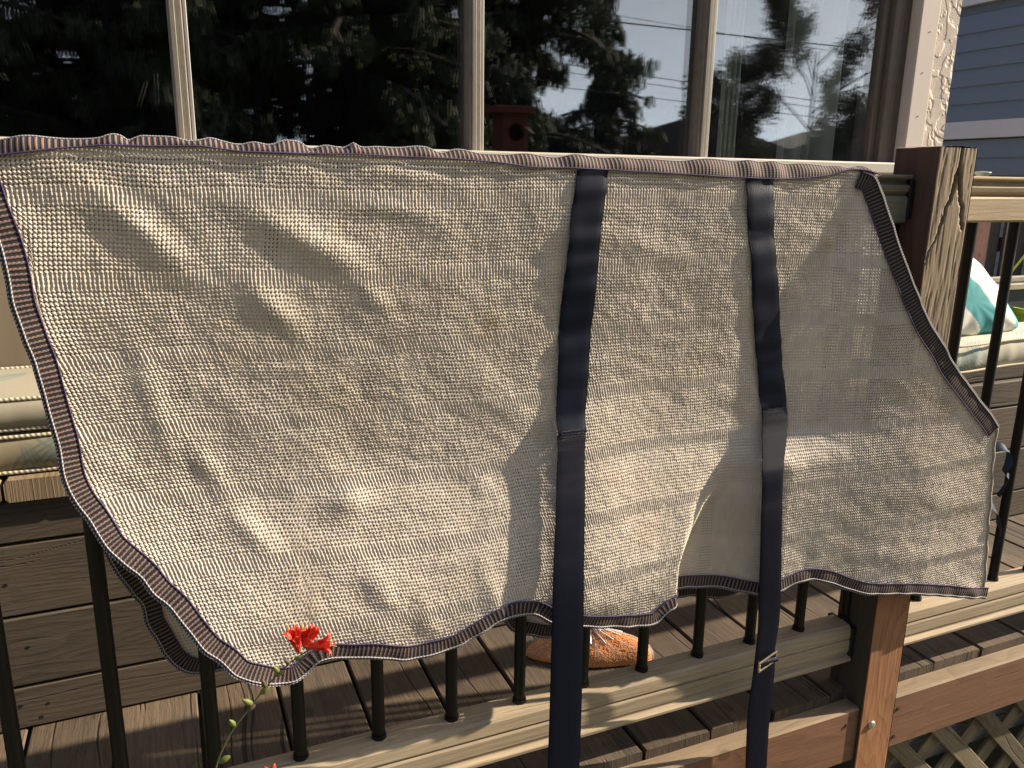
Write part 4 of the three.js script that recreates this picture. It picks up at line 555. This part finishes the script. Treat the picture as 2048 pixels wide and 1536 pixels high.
function tree(name, lab, x, z, h, r, kind, seed, tone, n) {
  const t = thing(name, lab, 'tree', [x, -0.56, z], kind === 'con' ? 'garden conifers behind the camera' : null), R = rng(seed), bark = std(0.035, 0.026, 0.02, 0.95), limbs = [], M = new THREE.Matrix4(), q = new THREE.Quaternion(), e = new THREE.Euler(), mats = [], cols = [];
  const tr = kind === 'con' ? new THREE.CylinderGeometry(0.05, 0.02 * h + 0.08, h * 0.95, 12, 6) : new THREE.CylinderGeometry(0.02, 0.07, h * 0.95, 10, 6).translate(0, h * 0.475, 0); part('trunk', tr, bark, t);
  if (kind === 'con') { const K = Math.round(h * 9); for (let k = 0; k < K; k++) { const f = 0.06 + 0.92 * (k + R()) / K, y = f * h, a = R() * 6.283, L = r * (1 - f) ** 0.75 * (0.65 + 0.5 * R()) + 0.15, dr = 0.25 + 0.2 * R(); const pt = v => new THREE.Vector3(Math.cos(a) * L * v, y + L * (0.12 * v - dr * v * v), Math.sin(a) * L * v); limbs.push(tube([pt(0), pt(0.5), pt(1)], 0.018 + 0.01 * L, 6, 5)); const m = Math.round(1.9 * n * L / r); for (let j = 0; j < m; j++) { const v = Math.pow(R(), 0.7), p = pt(v), s = 0.36 + 0.38 * R(); p.x += (R() - 0.5) * 0.5 * L * v; p.z += (R() - 0.5) * 0.5 * L * v; p.y -= R() * 0.15; e.set((R() - 0.5) * 0.5, R() * 6.28, (R() - 0.5) * 0.5); q.setFromEuler(e); mats.push(M.clone().compose(p, q, new THREE.Vector3(s, s, s))); cols.push(0.6 + 0.8 * R()); } } }
  else { const tips = []; const br = (p, d, L, w, lv) => { const b = p.clone().addScaledVector(d, L).add(new THREE.Vector3(0, 0.04 * L, 0)); limbs.push(tube([p, p.clone().lerp(b, 0.5).add(new THREE.Vector3((R() - 0.5) * 0.1 * L, 0.05 * L, (R() - 0.5) * 0.1 * L)), b], w, 5, 5)); if (lv === 0) { tips.push([p, b]); return; } const m = 3 + (R() < 0.5 ? 1 : 0); for (let k = 0; k < m; k++) { const d2 = d.clone().add(new THREE.Vector3(R() - 0.5, R() - 0.35, R() - 0.5).multiplyScalar(1.5)).normalize(); br(p.clone().lerp(b, 0.45 + 0.55 * R()), d2, L * 0.62, w * 0.55, lv - 1); } };
    for (let k = 0; k < 9; k++) br(new THREE.Vector3(0, h * (0.28 + 0.075 * k), 0), new THREE.Vector3(Math.cos(k * 2.3), 0.55 + 0.25 * R(), Math.sin(k * 2.3)).normalize(), r * 0.62, 0.022, 3);
    for (const [a, b] of tips) for (let j = 0; j < n * 4; j++) { const p = a.clone().lerp(b, R()), s = 0.10 + 0.12 * R(); p.add(new THREE.Vector3(R() - 0.5, R() - 0.5, R() - 0.5).multiplyScalar(0.34)); e.set(R() * 6, R() * 6, R() * 6); q.setFromEuler(e); mats.push(M.clone().compose(p, q, new THREE.Vector3(s, s, s))); cols.push(0.6 + 0.8 * R()); } }
  part('limbs', mergeGeometries(limbs), bark, t);
  const im = new THREE.InstancedMesh(kind === 'con' ? sprayQ : leafQ, new THREE.MeshPhysicalMaterial({ color: 0xffffff, roughness: 0.8, transmission: 0.25, thickness: 0, side: THREE.DoubleSide }), mats.length); mats.forEach((m, k) => { im.setMatrixAt(k, m); im.setColorAt(k, new THREE.Color().setRGB(tone[0] * cols[k], tone[1] * cols[k], tone[2] * cols[k])); }); im.name = 'crown'; im.userData.kind = 'stuff'; im.castShadow = im.receiveShadow = true; t.add(im); return t;
}
const CT = [0.027, 0.042, 0.012];
tree('conifer_tree', 'broad dark conifer mirrored in the left part of the window', -2.6, 8.5, 9.5, 2.6, 'con', 101, CT, 26);
tree('conifer_tree', 'dark conifer mirrored left of the leftmost visible mullion', 0.1, 10, 11, 2.3, 'con', 102, [0.022, 0.032, 0.012], 24);
tree('conifer_tree', 'dense conifer mirrored in the middle pane of the window', 2.9, 8.6, 10, 2.7, 'con', 103, CT, 28);
tree('conifer_tree', 'tall drooping conifer mirrored beside the patch of sky', 5.9, 9.2, 9.0, 2.3, 'con', 104, [0.030, 0.042, 0.017], 28);
tree('conifer_tree', 'far conifer mirrored just left of the sky gap', 10.3, 14.5, 6.2, 1.9, 'con', 105, [0.034, 0.046, 0.02], 22);
tree('conifer_tree', 'low bushy conifer mirrored at the foot of the taller ones', 4.2, 11.5, 5.0, 2.6, 'con', 106, [0.03, 0.036, 0.016], 26);
[[-5.5, 13.5, 11, 3], [-1.6, 14, 12, 3], [2.0, 13.5, 11.5, 3], [5.2, 14.5, 10.5, 2.8], [0.4, 7.2, 4.2, 1.8], [-3.6, 11, 7, 2.6], [4.9, 10.6, 10, 2.6]].forEach(([x, z, h, r], i) => tree('conifer_tree', ['far conifer of the mirrored dark backdrop, leftmost of its row', 'far conifer of the mirrored dark backdrop, second of its row from the left', 'far conifer of the mirrored dark backdrop, third of its row from the left', 'far conifer of the mirrored dark backdrop, rightmost of its row', 'young low conifer mirrored right above the blanket in the left panes', 'middle sized conifer mirrored at the left border of the window', 'tall conifer mirrored right of the middle mullion, above the red birdhouse'][i], x, z, h, r, 'con', 301 + i, CT, 26));
tree('broadleaf_tree', 'thin leafed broadleaf tree mirrored in the rightmost pane', 15.0, 12.2, 4.9, 2.4, 'brd', 201, [0.045, 0.06, 0.028], 14);
tree('broadleaf_tree', 'smaller broadleaf tree mirrored left of the thin leafed one', 12.9, 12.6, 3.7, 1.5, 'brd', 202, [0.05, 0.06, 0.035], 4);
tree('columnar_tree', 'narrow dark tree mirrored at the right end of the window', 18.3, 13.0, 4.2, 1.0, 'con', 203, [0.03, 0.045, 0.02], 22);
{ // bungalows across the street and overhead wires
  const mk = (lab, x, z, w, h, rh, ry, c) => { const t = thing('bungalow', lab, 'house', [x, -0.56, z]); t.rotation.y = ry; part('wall', new THREE.BoxGeometry(w, h, 7).translate(0, h / 2, 0), std(...c, 0.85), t);
    const s = new THREE.Shape([[-w / 2 - 0.4, 0], [w / 2 + 0.4, 0], [0, rh]].map(p => new THREE.Vector2(...p))), g = new THREE.ExtrudeGeometry(s, { depth: 7.8, bevelEnabled: false }); g.translate(0, h, -3.9); part('roof', g, std(0.07, 0.065, 0.065, 0.9), t); part('chimney', box(0.6, 1.6, 0.6, w * 0.2, h + rh * 0.8, 1, 0.02), std(0.15, 0.1, 0.08, 0.9), t);
    for (const px of [-w * 0.25, w * 0.25]) { const f = part('window', box(1.4, 1.1, 0.08, px, h * 0.55, -3.52, 0.01), std(0.5, 0.5, 0.48, 0.5), t); part('window_glass', box(1.2, 0.9, 0.02, px, h * 0.55, -3.57, 0.003), std(0.02, 0.025, 0.03, 0.1), f); } };
  mk('low grey bungalow mirrored at the foot of the sky gap', 21.5, 28, 10, 2.5, 1.7, 0.35, [0.22, 0.22, 0.23]);
  mk('brown bungalow with dark roof mirrored behind the conifers', 12.5, 27, 9, 2.4, 1.5, 0.1, [0.16, 0.13, 0.11]);
  mk('tan bungalow with dark roof mirrored behind the broadleaf trees', 34, 31, 11, 2.7, 1.8, 0.3, [0.26, 0.22, 0.17]);
  const wm = std(0.02, 0.02, 0.022, 0.7);
  [[4.35, 4.35, 0.016, 'thickest overhead wire, mirrored high in the two right panes'], [3.55, 2.75, 0.010, 'middle overhead wire, mirrored low in the sky gap'], [3.42, 2.62, 0.008, 'lower thin overhead wire mirrored under the middle one'], [3.1, 2.5, 0.008, 'lowest thin overhead wire mirrored above the roofs'], [4.75, 4.1, 0.007, 'uppermost thin overhead wire mirrored across the sky gap']].forEach(([y0, y1, r, lab], i) => { const pts = []; for (let k = 0; k <= 10; k++) pts.push([lerp(0, 34, k / 10), lerp(y0 + 0.4 * (y0 - y1), y1 - 0.8 * (y0 - y1), k / 10) - 0.12 * Math.sin(k / 10 * Math.PI), 12.0 + i * 0.15]); tag(part(numbered('overhead_wire'), tube(pts, r, 30, 5), wm, scene), lab, 'wire', 'overhead wires'); });
  const bh = thing('birdhouse', 'red wooden birdhouse with round hole mirrored beside the middle mullion', 'birdhouse', BIRD); const rm = wood(TXred, 0.17, 0.042, 0.025);
  const W = 0.215, H = 0.30, sh = new THREE.Shape([[-W / 2, 0], [W / 2, 0], [W / 2, H], [-W / 2, H]].map(p => new THREE.Vector2(...p))), ho = new THREE.Path(); ho.absarc(0.015, H * 0.52, 0.070, 0, Math.PI * 2); sh.holes.push(ho);
  const fg = new THREE.ExtrudeGeometry(sh, { depth: 0.015, bevelEnabled: false, curveSegments: 30 }); fg.translate(0, 0, -0.11); part('front', fg, rm, bh);
  part('body', mergeGeometries([box(0.015, H, 0.2, -W / 2, H / 2, 0), box(0.015, H, 0.2, W / 2, H / 2, 0), box(W, H, 0.015, 0, H / 2, 0.1), box(W, 0.015, 0.2, 0, 0, 0)]), std(0.12, 0.03, 0.02, 0.8), bh); part('roof', box(0.34, 0.05, 0.32, -0.02, H + 0.03, -0.01), rm, bh); part('pole', new THREE.CylinderGeometry(0.025, 0.025, BIRD[1] + 0.56, 12).translate(0, -(BIRD[1] + 0.56) / 2, 0.04), std(0.15, 0.1, 0.07, 0.9), bh);
  const lf = thing('garden_fence', 'low dark board fence mirrored along the far side of the garden', 'fence', [8, -0.56, 15.5]); const fm = wood(TXdeck, 0.16, 0.12, 0.09); for (let k = 0; k < 90; k++) part('plank', box(0.24, 1.75, 0.025, -14 + k * 0.3, 0.875, (k % 2) * 0.02, 0.004), fm, lf);
}
renderer.render(scene, camera);
